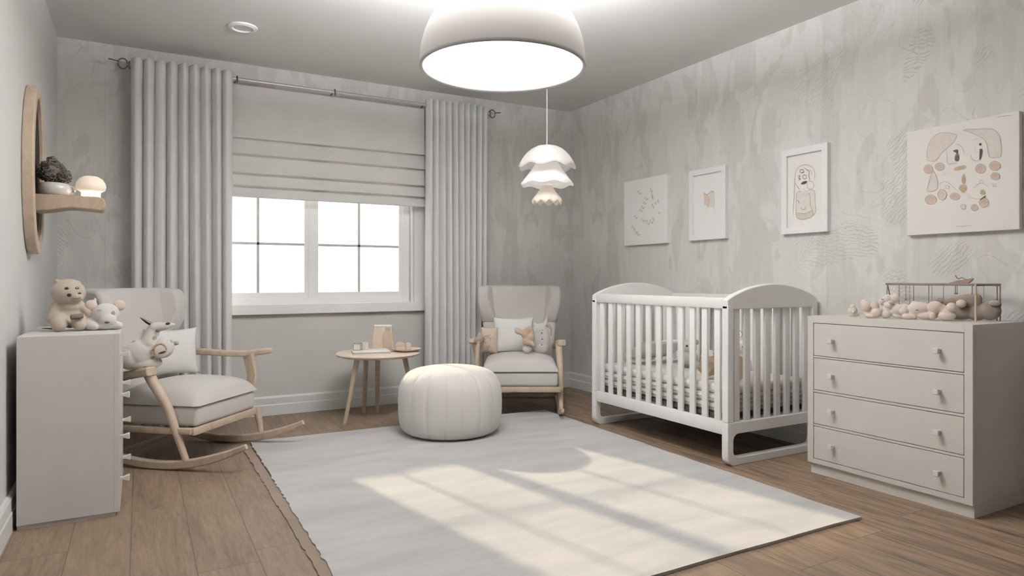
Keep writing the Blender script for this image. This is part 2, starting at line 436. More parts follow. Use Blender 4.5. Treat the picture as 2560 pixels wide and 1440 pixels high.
ART={
 'art_d':[
  ('f','blush',0,[(-0.1546,0.1095),(-0.1522,0.1605),(-0.1373,0.204),(-0.1103,0.2296),(-0.0766,0.2353),(-0.0434,0.226),(-0.0131,0.2137),(-0.0154,0.1944),(-0.034,0.1704),(-0.0623,0.1503),(-0.0862,0.1291),(-0.1103,0.1001),(-0.1348,0.0998)]),
  ('s','line',3,[(-0.1546,0.1095),(-0.1522,0.1605),(-0.1373,0.204),(-0.1103,0.2296),(-0.0766,0.2353),(-0.0434,0.226),(-0.0131,0.2137),(-0.0154,0.1944),(-0.034,0.1704),(-0.0623,0.1503),(-0.0862,0.1291),(-0.1103,0.1001),(-0.1348,0.0998),(-0.1546,0.1095)]),
  ('f','blush',0,[(0.0168,0.2287),(0.0371,0.2301),(0.075,0.2227),(0.14,0.2123),(0.1612,0.1973),(0.1759,0.171),(0.1821,0.1416),(0.1834,0.0804),(0.1654,0.0715),(0.1379,0.0759),(0.1306,0.0937),(0.1251,0.128),(0.1165,0.1582),(0.0969,0.1785),(0.0662,0.2012),(0.0349,0.2208)]),
  ('s','line',3,[(0.0168,0.2287),(0.0371,0.2301),(0.075,0.2227),(0.14,0.2123),(0.1612,0.1973),(0.1759,0.171),(0.1821,0.1416),(0.1834,0.0804),(0.1654,0.0715),(0.1379,0.0759),(0.1306,0.0937),(0.1251,0.128),(0.1165,0.1582),(0.0969,0.1785),(0.0662,0.2012),(0.0349,0.2208),(0.0168,0.2287)]),
  ('f','dark',0,[(-0.0293,0.1348),(-0.0154,0.1389),(-0.0052,0.1357),(-0.0052,0.1184),(-0.0108,0.1153),(-0.0154,0.125)]),
  ('f','umber',0,[(-0.0168,0.1138),(-0.0015,0.1128),(0.0003,0.0903),(-0.0038,0.0811),(-0.0154,0.0819),(-0.0205,0.0936)]),
  ('f','dark',0,[(0.1009,0.1447),(0.1,0.1417),(0.0978,0.1398),(0.0948,0.1395),(0.0917,0.1408),(0.0895,0.1435),(0.0886,0.1468),(0.0895,0.1498),(0.0917,0.1517),(0.0948,0.152),(0.0978,0.1506),(0.1,0.1479)]),
  ('f','dark',0,[(0.0926,0.123),(0.1039,0.1201),(0.103,0.0982),(0.0978,0.0774),(0.09,0.0724),(0.0917,0.0952)]),
  ('s','line',3,[(-0.0177,0.17),(0.003,0.1565),(0.0168,0.1369),(0.0249,0.1061)]),
  ('s','line',3,[(-0.0585,0.1497),(-0.0566,0.1143),(-0.0528,0.0757),(-0.0293,0.0731),(-0.0062,0.0716)]),
  ('s','line',3,[(0.064,0.1686),(0.0772,0.174),(0.0917,0.1732)]),
  ('s','line',3,[(0.0564,0.101),(0.0537,0.0907),(0.0617,0.0768),(0.0772,0.07),(0.0917,0.0721)]),
  ('s','line',2,[(0.0728,0.1467),(0.075,0.1028)]),
  ('f','tan',0,[(-0.0237,0.0464),(-0.0062,0.0543),(0.0258,0.0559),(0.0295,0.0417),(0.003,0.0367),(-0.02,0.038)]),
  ('f','tan',0,[(0.0236,0.0141),(0.0272,-0.007),(0.0258,-0.0288),(0.019,-0.0344),(0.0122,-0.0247),(0.0122,-0.005),(0.0177,0.009)]),
  ('f','tan',0,[(-0.0015,-0.055),(0.0076,-0.0388),(0.0258,-0.0391),(0.034,-0.0543),(0.0281,-0.0707),(0.0177,-0.0769),(0.0067,-0.0673)]),
  ('f','blush',0,[(-0.1191,0.047),(-0.1103,0.0239),(-0.1031,-0.005),(-0.1016,-0.0305),(-0.1103,-0.0497),(-0.1348,-0.0546),(-0.1531,-0.0473),(-0.1472,-0.0198),(-0.1373,0.0199),(-0.1275,0.0364)]),
  ('s','line',3,[(-0.1191,0.047),(-0.1103,0.0239),(-0.1031,-0.005),(-0.1016,-0.0305),(-0.1103,-0.0497),(-0.1348,-0.0546),(-0.1531,-0.0473),(-0.1472,-0.0198),(-0.1373,0.0199),(-0.1275,0.0364),(-0.1191,0.047)]),
  ('s','line',3,[(-0.0929,-0.0341),(-0.0862,-0.0172),(-0.067,-0.0126),(-0.0481,-0.022),(-0.0247,-0.0473),(-0.0034,-0.0681)]),
  ('s','line',3,[(-0.0462,-0.0432),(-0.0473,-0.0471),(-0.0502,-0.0497),(-0.0542,-0.0503),(-0.0582,-0.0487),(-0.0612,-0.0454),(-0.0623,-0.0413),(-0.0612,-0.0374),(-0.0582,-0.0348),(-0.0542,-0.0342),(-0.0502,-0.0358),(-0.0473,-0.0391),(-0.0462,-0.0432)]),
  ('s','line',3,[(-0.0775,0.0195),(-0.0647,0.0252),(-0.0585,0.0374)]),
  ('s','line',3,[(0.0653,-0.0629),(0.0882,-0.043),(0.1056,-0.0423),(0.1281,-0.0608)]),
  ('s','line',3,[(0.0895,-0.0417),(0.0991,-0.0246),(0.1121,-0.0431)]),
  ('s','line',3,[(0.0475,-0.0852),(0.0439,-0.1165)]),
  ('s','line',3,[(0.0461,-0.0962),(0.0662,-0.1115),(0.0948,-0.1169)]),
  ('s','line',4,[(0.1494,-0.0477),(0.1511,-0.0622),(0.1688,-0.0624)]),
  ('s','line',4,[(0.1612,-0.0506),(0.1604,-0.0614)]),
  ('s','line',4,[(0.1519,-0.0542),(0.1662,-0.0536)]),
  ('f','tan',0,[(0.1156,-0.087),(0.1142,-0.0933),(0.1102,-0.0976),(0.1048,-0.0988),(0.0993,-0.0964),(0.0954,-0.0912),(0.0939,-0.0846),(0.0954,-0.0782),(0.0993,-0.074),(0.1048,-0.0729),(0.1102,-0.0752),(0.1142,-0.0804)]),
  ('f','umber',0,[(0.0948,-0.1169),(0.1165,-0.1024),(0.1152,-0.1104),(0.0969,-0.121)]),
  ('s','line',4,[(-0.0163,-0.2416),(0.0213,-0.2427),(0.0573,-0.2417)]),
  ('s','line',4,[(0.1549,0.2619),(0.157,0.2615)]),
  ('s','faint',5,[(0.1633,0.262),(0.1946,0.261),(0.2253,0.2591)]),
  ('f','rose',0,[(-0.1245,0.0579),(-0.1267,0.0487),(-0.1328,0.042),(-0.1417,0.0389),(-0.1517,0.0403),(-0.1607,0.0458),(-0.1669,0.0544),(-0.1691,0.0643),(-0.1669,0.0736),(-0.1607,0.0804),(-0.1517,0.0834),(-0.1417,0.0819),(-0.1328,0.0763),(-0.1267,0.0678)]),
  ('s','line',3,[(-0.1245,0.0579),(-0.1267,0.0487),(-0.1328,0.042),(-0.1417,0.0389),(-0.1517,0.0403),(-0.1607,0.0458),(-0.1669,0.0544),(-0.1691,0.0643),(-0.1669,0.0736),(-0.1607,0.0804),(-0.1517,0.0834),(-0.1417,0.0819),(-0.1328,0.0763),(-0.1267,0.0678),(-0.1245,0.0579)]),
  ('s','line',2.5,[(-0.1579,0.0583),(-0.1489,0.0703),(-0.1378,0.062),(-0.1422,0.0517)]),
  ('f','rose',0,[(-0.0689,0.063),(-0.0711,0.055),(-0.0772,0.0493),(-0.086,0.0468),(-0.0959,0.0482),(-0.1048,0.0532),(-0.111,0.0608),(-0.1133,0.0695),(-0.111,0.0776),(-0.1048,0.0834),(-0.0959,0.0857),(-0.086,0.0842),(-0.0772,0.0792),(-0.0711,0.0716)]),
  ('s','line',3,[(-0.0689,0.063),(-0.0711,0.055),(-0.0772,0.0493),(-0.086,0.0468),(-0.0959,0.0482),(-0.1048,0.0532),(-0.111,0.0608),(-0.1133,0.0695),(-0.111,0.0776),(-0.1048,0.0834),(-0.0959,0.0857),(-0.086,0.0842),(-0.0772,0.0792),(-0.0711,0.0716),(-0.0689,0.063)]),
  ('s','line',2.5,[(-0.1021,0.064),(-0.0932,0.0743),(-0.0821,0.0669),(-0.0865,0.0579)]),
  ('f','rose',0,[(0.1182,0.0259),(0.1161,0.0165),(0.1101,0.0095),(0.1014,0.0064),(0.0917,0.0077),(0.0829,0.0133),(0.0768,0.0221),(0.0746,0.0322),(0.0768,0.0418),(0.0829,0.0488),(0.0917,0.0518),(0.1014,0.0504),(0.1101,0.0447),(0.1161,0.036)]),
  ('s','line',3,[(0.1182,0.0259),(0.1161,0.0165),(0.1101,0.0095),(0.1014,0.0064),(0.0917,0.0077),(0.0829,0.0133),(0.0768,0.0221),(0.0746,0.0322),(0.0768,0.0418),(0.0829,0.0488),(0.0917,0.0518),(0.1014,0.0504),(0.1101,0.0447),(0.1161,0.036),(0.1182,0.0259)]),
  ('s','line',2.5,[(0.0856,0.0261),(0.0943,0.0384),(0.1052,0.0301),(0.1009,0.0194)]),
  ('f','rose',0,[(0.1805,0.0296),(0.1782,0.0206),(0.172,0.014),(0.1629,0.0111),(0.1528,0.0125),(0.1436,0.018),(0.1372,0.0265),(0.1349,0.0364),(0.1372,0.0455),(0.1436,0.0522),(0.1528,0.055),(0.1629,0.0534),(0.172,0.0478),(0.1782,0.0393)]),
  ('s','line',3,[(0.1805,0.0296),(0.1782,0.0206),(0.172,0.014),(0.1629,0.0111),(0.1528,0.0125),(0.1436,0.018),(0.1372,0.0265),(0.1349,0.0364),(0.1372,0.0455),(0.1436,0.0522),(0.1528,0.055),(0.1629,0.0534),(0.172,0.0478),(0.1782,0.0393),(0.1805,0.0296)]),
  ('s','line',2.5,[(0.1464,0.0303),(0.1556,0.042),(0.1669,0.0338),(0.1624,0.0236)]),
  ('f','rose',0,[(0.1775,-0.0188),(0.1758,-0.0255),(0.1708,-0.0304),(0.1635,-0.0326),(0.1555,-0.0316),(0.1482,-0.0275),(0.1431,-0.0212),(0.1413,-0.014),(0.1431,-0.0072),(0.1482,-0.0023),(0.1555,-0.0002),(0.1635,-0.0013),(0.1708,-0.0054),(0.1758,-0.0117)]),
  ('s','line',3,[(0.1775,-0.0188),(0.1758,-0.0255),(0.1708,-0.0304),(0.1635,-0.0326),(0.1555,-0.0316),(0.1482,-0.0275),(0.1431,-0.0212),(0.1413,-0.014),(0.1431,-0.0072),(0.1482,-0.0023),(0.1555,-0.0002),(0.1635,-0.0013),(0.1708,-0.0054),(0.1758,-0.0117),(0.1775,-0.0188)]),
  ('s','line',2.5,[(0.1504,-0.0184),(0.1577,-0.0097),(0.1667,-0.0158),(0.1631,-0.0233)]),
  ('f','rose',0,[(-0.1065,-0.0989),(-0.1092,-0.1087),(-0.1169,-0.1161),(-0.1281,-0.1195),(-0.1406,-0.1183),(-0.1519,-0.1126),(-0.1598,-0.1036),(-0.1626,-0.0931),(-0.1598,-0.0831),(-0.1519,-0.0757),(-0.1406,-0.0724),(-0.1281,-0.0738),(-0.1169,-0.0795),(-0.1092,-0.0885)]),
  ('s','line',3,[(-0.1065,-0.0989),(-0.1092,-0.1087),(-0.1169,-0.1161),(-0.1281,-0.1195),(-0.1406,-0.1183),(-0.1519,-0.1126),(-0.1598,-0.1036),(-0.1626,-0.0931),(-0.1598,-0.0831),(-0.1519,-0.0757),(-0.1406,-0.0724),(-0.1281,-0.0738),(-0.1169,-0.0795),(-0.1092,-0.0885),(-0.1065,-0.0989)]),
  ('s','line',2.5,[(-0.1484,-0.0993),(-0.1371,-0.0863),(-0.1231,-0.0948),(-0.1287,-0.106)]),
  ('f','pale',0,[(-0.059,-0.0793),(-0.061,-0.0904),(-0.0666,-0.0988),(-0.0749,-0.103),(-0.084,-0.1021),(-0.0923,-0.0961),(-0.0981,-0.0864),(-0.1001,-0.0747),(-0.0981,-0.0635),(-0.0923,-0.055),(-0.084,-0.0509),(-0.0749,-0.052),(-0.0666,-0.058),(-0.061,-0.0677)]),
  ('s','line',3,[(-0.059,-0.0793),(-0.061,-0.0904),(-0.0666,-0.0988),(-0.0749,-0.103),(-0.084,-0.1021),(-0.0923,-0.0961),(-0.0981,-0.0864),(-0.1001,-0.0747),(-0.0981,-0.0635),(-0.0923,-0.055),(-0.084,-0.0509),(-0.0749,-0.052),(-0.0666,-0.058),(-0.061,-0.0677),(-0.059,-0.0793)]),
  ('s','line',2.5,[(-0.0898,-0.0811),(-0.0815,-0.0663),(-0.0712,-0.0753),(-0.0753,-0.0879)]),
  ('f','rose',0,[(0.003,-0.095),(0.0009,-0.1018),(-0.0053,-0.1068),(-0.0142,-0.1091),(-0.0241,-0.108),(-0.033,-0.1039),(-0.0393,-0.0976),(-0.0415,-0.0902),(-0.0393,-0.0833),(-0.033,-0.0782),(-0.0241,-0.0761),(-0.0142,-0.0772),(-0.0053,-0.0813),(0.0009,-0.0877)]),
  ('s','line',3,[(0.003,-0.095),(0.0009,-0.1018),(-0.0053,-0.1068),(-0.0142,-0.1091),(-0.0241,-0.108),(-0.033,-0.1039),(-0.0393,-0.0976),(-0.0415,-0.0902),(-0.0393,-0.0833),(-0.033,-0.0782),(-0.0241,-0.0761),(-0.0142,-0.0772),(-0.0053,-0.0813),(0.0009,-0.0877),(0.003,-0.095)]),
  ('s','line',2.5,[(-0.0303,-0.0947),(-0.0213,-0.0858),(-0.0102,-0.0919),(-0.0147,-0.0996)]),
  ('f','blush',0,[(0.0308,-0.1474),(0.0297,-0.152),(0.0266,-0.1554),(0.022,-0.1571),(0.0169,-0.1566),(0.0124,-0.1541),(0.0092,-0.1501),(0.0081,-0.1453),(0.0092,-0.1407),(0.0124,-0.1372),(0.0169,-0.1356),(0.022,-0.1361),(0.0266,-0.1386),(0.0297,-0.1426)]),
  ('s','line',3,[(0.0308,-0.1474),(0.0297,-0.152),(0.0266,-0.1554),(0.022,-0.1571),(0.0169,-0.1566),(0.0124,-0.1541),(0.0092,-0.1501),(0.0081,-0.1453),(0.0092,-0.1407),(0.0124,-0.1372),(0.0169,-0.1356),(0.022,-0.1361),(0.0266,-0.1386),(0.0297,-0.1426),(0.0308,-0.1474)]),
  ('f','rose',0,[(0.0851,-0.1579),(0.0837,-0.1642),(0.0795,-0.169),(0.0735,-0.1714),(0.0668,-0.1708),(0.0608,-0.1673),(0.0566,-0.1617),(0.0551,-0.155),(0.0566,-0.1487),(0.0608,-0.1438),(0.0668,-0.1415),(0.0735,-0.1421),(0.0795,-0.1456),(0.0837,-0.1512)]),
  ('s','line',3,[(0.0851,-0.1579),(0.0837,-0.1642),(0.0795,-0.169),(0.0735,-0.1714),(0.0668,-0.1708),(0.0608,-0.1673),(0.0566,-0.1617),(0.0551,-0.155),(0.0566,-0.1487),(0.0608,-0.1438),(0.0668,-0.1415),(0.0735,-0.1421),(0.0795,-0.1456),(0.0837,-0.1512),(0.0851,-0.1579)]),
  ('f','rose',0,[(0.1306,-0.1373),(0.1287,-0.1471),(0.1232,-0.1545),(0.1153,-0.1582),(0.1064,-0.1573),(0.0984,-0.1521),(0.0928,-0.1436),(0.0908,-0.1333),(0.0928,-0.1235),(0.0984,-0.1161),(0.1064,-0.1125),(0.1153,-0.1134),(0.1232,-0.1187),(0.1287,-0.1272)]),
  ('s','line',3,[(0.1306,-0.1373),(0.1287,-0.1471),(0.1232,-0.1545),(0.1153,-0.1582),(0.1064,-0.1573),(0.0984,-0.1521),(0.0928,-0.1436),(0.0908,-0.1333),(0.0928,-0.1235),(0.0984,-0.1161),(0.1064,-0.1125),(0.1153,-0.1134),(0.1232,-0.1187),(0.1287,-0.1272),(0.1306,-0.1373)]),
  ('s','line',2.5,[(0.1009,-0.139),(0.1089,-0.1259),(0.1188,-0.1338),(0.1148,-0.1449)]),
 ],
 'art_c':[
  ('f','cream',0,[(-0.0632,-0.1357),(-0.0632,-0.0257),(-0.0568,-0.0045),(0.0248,-0.003),(0.0646,-0.013),(0.0707,-0.0832),(0.0749,-0.137),(0.0555,-0.1621),(0.0187,-0.1752),(-0.0251,-0.1761),(-0.0536,-0.164)]),
  ('f','sand',0,[(-0.0632,-0.1357),(-0.0251,-0.1423),(0.0187,-0.1417),(0.0506,-0.1241),(0.0543,-0.1566),(0.0187,-0.1752),(-0.0251,-0.1761),(-0.0536,-0.164)]),
  ('s','line',5,[(0.0664,0.0563),(0.0689,0.0935),(0.0555,0.1275),(0.0187,0.1501),(-0.0251,0.1529),(-0.06,0.1278),(-0.0709,0.0853),(-0.0728,0.0304),(-0.0761,-0.0354),(-0.0857,-0.1449)]),
  ('s','dark',6,[(-0.0062,0.1365),(0.0187,0.1193),(0.031,0.1041),(0.0279,0.083),(0.0341,0.0552)]),
  ('s','line',5,[(0.0248,0.1212),(0.0433,0.1078),(0.0506,0.0799)]),
  ('s','dark',6,[(-0.0068,0.1165),(-0.0087,0.1118),(-0.0137,0.1089),(-0.0206,0.1086),(-0.0276,0.1109),(-0.0327,0.1152),(-0.0345,0.1204),(-0.0327,0.125),(-0.0276,0.1279),(-0.0206,0.1282),(-0.0137,0.1259),(-0.0087,0.1216),(-0.0068,0.1165)]),
  ('s','dark',6,[(0.0112,0.0787),(0.0096,0.073),(0.005,0.0692),(-0.0012,0.0684),(-0.0075,0.0709),(-0.0121,0.0758),(-0.0137,0.0821),(-0.0121,0.0878),(-0.0075,0.0916),(-0.0012,0.0923),(0.005,0.0899),(0.0096,0.0849),(0.0112,0.0787)]),
  ('s','dark',6,[(-0.0504,0.0946),(-0.0345,0.0914),(-0.0441,0.079),(-0.0326,0.0747),(-0.0409,0.0649)]),
  ('f','dark',0,[(-0.0282,0.0414),(-0.0125,0.053),(0.0125,0.0537),(0.0125,0.0428),(-0.0062,0.0365)]),
  ('s','line',5,[(0.0156,0.0441),(0.0187,0.0139),(0.0372,0.001),(0.0585,0.0092),(0.0616,0.0302),(0.0464,0.0472),(0.0248,0.0521)]),
  ('s','dark',5,[(-0.0696,0.0521),(-0.0409,0.0129),(-0.0377,0.0043)]),
  ('s','dark',5,[(-0.0825,-0.0004),(-0.0773,0.0034)]),
  ('s','dark',5,[(-0.0517,-0.0023),(-0.0282,-0.0066)]),
  ('s','line',5,[(0.0248,-0.003),(0.0555,-0.0066),(0.0689,-0.0215),(0.0707,-0.0832),(0.0749,-0.1343),(0.0555,-0.1621)]),
  ('s','line',5,[(-0.0568,-0.0045),(-0.0619,-0.0699),(-0.0632,-0.1357),(-0.0536,-0.164),(-0.0251,-0.1761),(0.0187,-0.1752),(0.0543,-0.1566),(0.0506,-0.1214)]),
  ('s','line',5,[(-0.0632,-0.1302),(-0.0251,-0.1423),(0.0187,-0.1417),(0.0506,-0.1268)]),
  ('s','line',4,[(0.0031,-0.1442),(0.0031,-0.174)]),
  ('s','line',5,[(0.0125,-0.034),(0.0248,-0.0235),(0.0341,-0.0337),(0.0372,-0.0744),(0.0402,-0.1043),(0.0525,-0.1216)]),
  ('s','dark',5,[(-0.0282,-0.1033),(-0.0156,-0.117),(0.0,-0.1168),(0.0094,-0.096)]),
  ('s','dark',5,[(-0.0568,-0.0566),(-0.0409,-0.0638),(-0.0409,-0.0775)]),
  ('s','dark',5,[(-0.0137,-0.0246),(-0.0075,-0.0318)]),
  ('s','dark',5,[(0.0,-0.0652),(-0.005,-0.0729)]),
  ('s','dark',4,[(-0.0125,0.0068),(-0.0031,0.0046)]),
 ],
 'art_b':[
  ('f','blushb',0,[(-0.04,0.0845),(-0.0184,0.0693),(0.0074,0.0569),(0.0116,-0.0165),(-0.0012,-0.0248),(-0.0098,-0.0081),(-0.0313,-0.0028),(-0.0356,0.0456)]),
  ('f','cream',0,[(0.0159,0.0782),(0.0413,0.0879),(0.0606,0.0794),(0.0622,-0.0213),(0.0413,-0.0288),(0.0159,-0.0169)]),
  ('s','rosel',9,[(-0.0374,0.0855),(-0.0141,0.0688),(0.0116,0.0723),(0.0371,0.0852),(0.0581,0.0797)]),
  ('s','rosel',6,[(0.0074,0.0664),(0.0142,0.015),(-0.0012,-0.0216)]),
  ('s','rosel',4,[(-0.0374,0.0778),(-0.0356,0.02)]),
  ('s','rosel',3,[(0.0581,0.0734),(0.0622,-0.0339),(0.0648,-0.1032)]),
  ('s','faint',3,[(-0.0141,-0.0204),(-0.0115,-0.0779)]),
 ],
 'art_a':[
  ('s','faint',7,[(-0.0957,0.1533),(-0.0764,0.1717),(-0.0626,0.1464),(-0.0407,0.155),(-0.0571,0.1378)]),
  ('s','faint',7,[(-0.0027,0.0973),(0.0124,0.1124),(0.0231,0.0921),(0.0402,0.0992),(0.0274,0.0852)]),
  ('s','faint',7,[(-0.0221,0.0631),(-0.0085,0.0804),(0.0012,0.058),(0.0167,0.0664),(0.0051,0.0505)]),
  ('s','faint',7,[(-0.0461,0.0296),(-0.0308,0.0468),(-0.02,0.0243),(-0.0027,0.0327),(-0.0156,0.0167)]),
  ('s','faint',7,[(-0.0659,0.0066),(-0.052,0.0222),(-0.0422,0.0019),(-0.0265,0.0095),(-0.0382,-0.0049)]),
  ('s','faint',7,[(0.0603,0.1514),(0.0721,0.1793),(0.0805,0.1445),(0.0939,0.1588),(0.0839,0.1329)]),
  ('s','faint',7,[(0.0845,0.0977),(0.0904,0.1336),(0.0946,0.091),(0.1013,0.1099),(0.0962,0.0768)]),
  ('s','faint',7,[(0.0814,0.0258),(0.0931,0.0539),(0.1015,0.0194),(0.1148,0.0339),(0.1048,0.0079)]),
  ('s','faint',7,[(0.1189,0.047),(0.1262,0.059),(0.1313,0.0439),(0.1396,0.0499),(0.1334,0.0388)]),
  ('s','faint',7,[(0.1529,0.0598),(0.1579,0.0774),(0.1615,0.0562),(0.1672,0.0653),(0.1629,0.0491)]),
  ('s','faint',7,[(0.1672,-0.0306),(0.1715,-0.0183),(0.1746,-0.0331),(0.1794,-0.0268),(0.1758,-0.0381)]),
  ('s','faint',7,[(-0.1349,-0.0429),(-0.1192,-0.0233),(-0.108,-0.0482),(-0.0902,-0.0385),(-0.1035,-0.0565)]),
  ('s','faint',7,[(-0.1632,-0.1303),(-0.1473,-0.1028),(-0.136,-0.1364),(-0.1181,-0.1223),(-0.1315,-0.1476)]),
  ('s','faint',7,[(-0.1405,-0.1609),(-0.1209,-0.1337),(-0.1069,-0.1673),(-0.0847,-0.1535),(-0.1013,-0.1785)]),
  ('s','faint',7,[(-0.1125,-0.1833),(-0.093,-0.1609),(-0.0791,-0.1888),(-0.0571,-0.1775),(-0.0736,-0.1982)]),
  ('s','faint',7,[(-0.0407,-0.0751),(-0.0254,-0.0576),(-0.0146,-0.0799),(0.0027,-0.0712),(-0.0102,-0.0874)]),
  ('s','faint',7,[(0.0081,-0.0991),(0.0269,-0.0709),(0.0402,-0.106),(0.0614,-0.0917),(0.0455,-0.1177)]),
  ('s','faint',7,[(0.0508,-0.0943),(0.0693,-0.07),(0.0824,-0.1006),(0.1033,-0.0883),(0.0877,-0.1108)]),
  ('s','faint',7,[(0.0908,-0.074),(0.0996,-0.0583),(0.1058,-0.0777),(0.1158,-0.0697),(0.1083,-0.0842)]),
 ],
}
# ------------------------------------------------------------------ room shell (metres; x right along window wall, y towards it, z up)
XL, XR, YB, YF, HT = -.47, 3.56, 5.24, -1.6, 2.60
WX0, WX1, WZ0, WZ1 = .28, 1.965, .83, 2.25      # window opening
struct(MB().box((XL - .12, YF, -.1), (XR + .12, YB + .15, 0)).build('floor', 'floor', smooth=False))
struct(MB().box((XL - .12, YF, HT), (XR + .12, YB + .15, HT + .1)).build('ceiling', 'ceil', smooth=False))
struct(MB().box((XL - .12, YF, 0), (XL, YB + .15, HT)).build('wall_left', 'paint', smooth=False))
struct(MB().box((XR, YF, 0), (XR + .12, YB + .15, HT)).build('wall_right', 'wallpaper', smooth=False))
b = MB()
b.box((XL, YB, 0), (WX0, YB + .15, HT)).box((WX1, YB, 0), (XR, YB + .15, HT)).box((WX0, YB, WZ1), (WX1, YB + .15, HT))
b.box((WX0, YB, 0), (WX1, YB + .15, WZ0))
struct(MB().box((XL - .12, YF - .12, 0), (XR + .12, YF, HT)).build('wall_front', 'rearpaint', smooth=False))
# smooth painted panel under and around the window, a hair proud of the papered wall
wb = b.build('wall_back', 'wallpaper', smooth=False); struct(wb)
p = MB()
p.box((.1, YB - .004, 0), (2.3, YB, WZ0 - .08)); p.build('painted_panel', 'paintlow', wb, smooth=False)

def baseboard(name, a, b_, nrm):
    """two-stepped skirting from a to b_ with inward normal nrm"""
    prof = [(0, 0), (.022, 0), (.022, .075), (.018, .082), (.018, .128), (.012, .14), (0, .142)]
    a = Vector((*a, 0)); d = Vector((*b_, 0)) - a; n = Vector((*nrm, 0))
    m = MB(); m.prism(prof, lambda u, v, t: a + d * t + n * u + Vector((0, 0, v)), 0, 1)
    struct(m.build(name, 'trim', smooth=False))
baseboard('baseboard_back', (XL, YB - .001), (XR, YB - .001), (0, -1))
baseboard('baseboard_left', (XL, YF), (XL, YB), (1, 0))
baseboard('baseboard_right', (XR, YF), (XR, YB), (-1, 0))

# ------------------------------------------------------------------ window
win = bpy.data.objects.new('window_1', None); COL.objects.link(win); win.location = (0, 0, 0); struct(win)
m = MB(); y0, y1 = YB + .03, YB + .10
m.box((WX0, y0, WZ0), (WX0 + .06, y1, WZ1)).box((WX1 - .06, y0, WZ0), (WX1, y1, WZ1)).box((WX0 + .06, y0, WZ1 - .06), (WX1 - .06, y1, WZ1)).box((WX0 + .06, y0, WZ0), (WX1 - .06, y1, WZ0 + .045))
m.box((1.14, y0, WZ0 + .045), (1.19, y1, WZ1 - .06))
m.build('window_frame', 'frame', win, bevel=.004, smooth=False)
for (xa, xb, xm) in ((WX0 + .06, 1.14, .775), (1.19, WX1 - .06, 1.545)):
    s_ = MB(); ya, yb = y0 + .012, y1 - .012; zb, zt = WZ0 + .045, WZ1 - .06
    s_.box((xa, ya, zb), (xa + .028, yb, zt)).box((xb - .028, ya, zb), (xb, yb, zt)).box((xa + .028, ya, zt - .03), (xb - .028, yb, zt)).box((xa + .028, ya, zb), (xb - .028, yb, zb + .04))
    so = s_.build('sash', 'frame', win, smooth=False)
    g = MB(); yc = (ya + yb) / 2
    g.box((xm - .009, yc - .012, zb + .04), (xm + .009, yc + .012, zt - .03))
    for zz in (1.285, 1.72): g.box((xa + .028, yc - .012, zz - .009), (xb - .028, yc + .012, zz + .009))
    g.build('muntin', 'muntin', so, smooth=False)
    MB().box((xa + .02, yc - .003, zb + .03), (xb - .02, yc + .003, zt - .02)).build('pane', 'glass', so, smooth=False)
# flat casing boards beside the opening, and the sill
m = MB().box((WX1, YB - .018, WZ0), (WX1 + .02, YB, WZ1 + .05)).box((WX1 + .024, YB - .014, WZ0), (WX1 + .12, YB, WZ1 + .05)).box((WX0 - .1, YB - .014, WZ0), (WX0, YB, WZ1 + .05))
struct(m.build('trim_1', 'frame', smooth=False, bevel=.003))
m = MB().box((WX0 - .1, YB - .05, WZ0 - .075), (WX1 + .13, YB, WZ0)).box((WX0, YB, WZ0 - .02), (WX1, YB + .035, WZ0 + .001))
struct(m.build('trim_2', 'frame', smooth=False, bevel=.004))

# ------------------------------------------------------------------ roman blind
bl = thing('roman_blind', 'pale grey roman blind half raised over the window', 'blind', (1.16, YB - .05, 2.43))
bx0, bx1 = -.87, .90
MB().prism([(0, 0), (-.010, 0), (-.012, -.05), (-.020, -.25), (-.040, -.370), (-.044, -.380), (-.040, -.388), (-.030, -.384), (-.008, -.36), (0, -.3)], lambda u, v, t: (t, u, v), bx0, bx1).build('blind_panel', 'blind', bl, angle=60)
MB().box((bx0, -.004, -.03), (bx1, .03, .0)).build('headrail', 'frame', bl, smooth=False)
zs = [-.385, -.506, -.643, -.735, -.818]
for i in range(4):
    zt, zb = zs[i], zs[i + 1]
    pr = [(.0, zt + .02), (-.006, zt + .02), (-.012, zt - .01), (-.036, zb + .022), (-.046, zb + .010), (-.048, zb + .003), (-.042, zb - .002), (-.032, zb + .003), (-.008, zb + .03), (.0, zb + .04)]
    MB().prism(pr, lambda u, v, t: (t, u, v), bx0, bx1).build('blind_fold', 'blind', bl, angle=60)

# ------------------------------------------------------------------ curtain rod and curtains
YC = YB - .135
rod = thing('curtain_rod', 'slim metal curtain rod with ring finials above the window', 'curtain rod', (1.27, YC, 2.445))
MB().tube([(-1.34, 0, 0), (1.36, 0, 0)], .013, 12).build('rod', 'metal', rod)
for sx in (-1, 1):
    X = -1.34 if sx < 0 else 1.36
    f = MB()
    f.tube([(X + sx * (.028 + .028 * math.cos(t)), 0, .034 * math.sin(t)) for t in [2 * PI * k / 20 for k in range(20)]], .0045, 8, close=True)
    f.tube([(X + sx * .055, 0, .012), (X + sx * .11, 0, .02)], .004, 8)
    f.build('finial', 'darkmetal', rod)
for X in (-.665, .03, .78, 1.36, -1.33):
    k = MB().tube([(X, -.018, -.03), (X, -.018, 0), (X, -.012, .018), (X, .0, .02), (X, .015, .012), (X, .12, .006)], .0045, 8)
    k.build('bracket', 'darkmetal', rod)

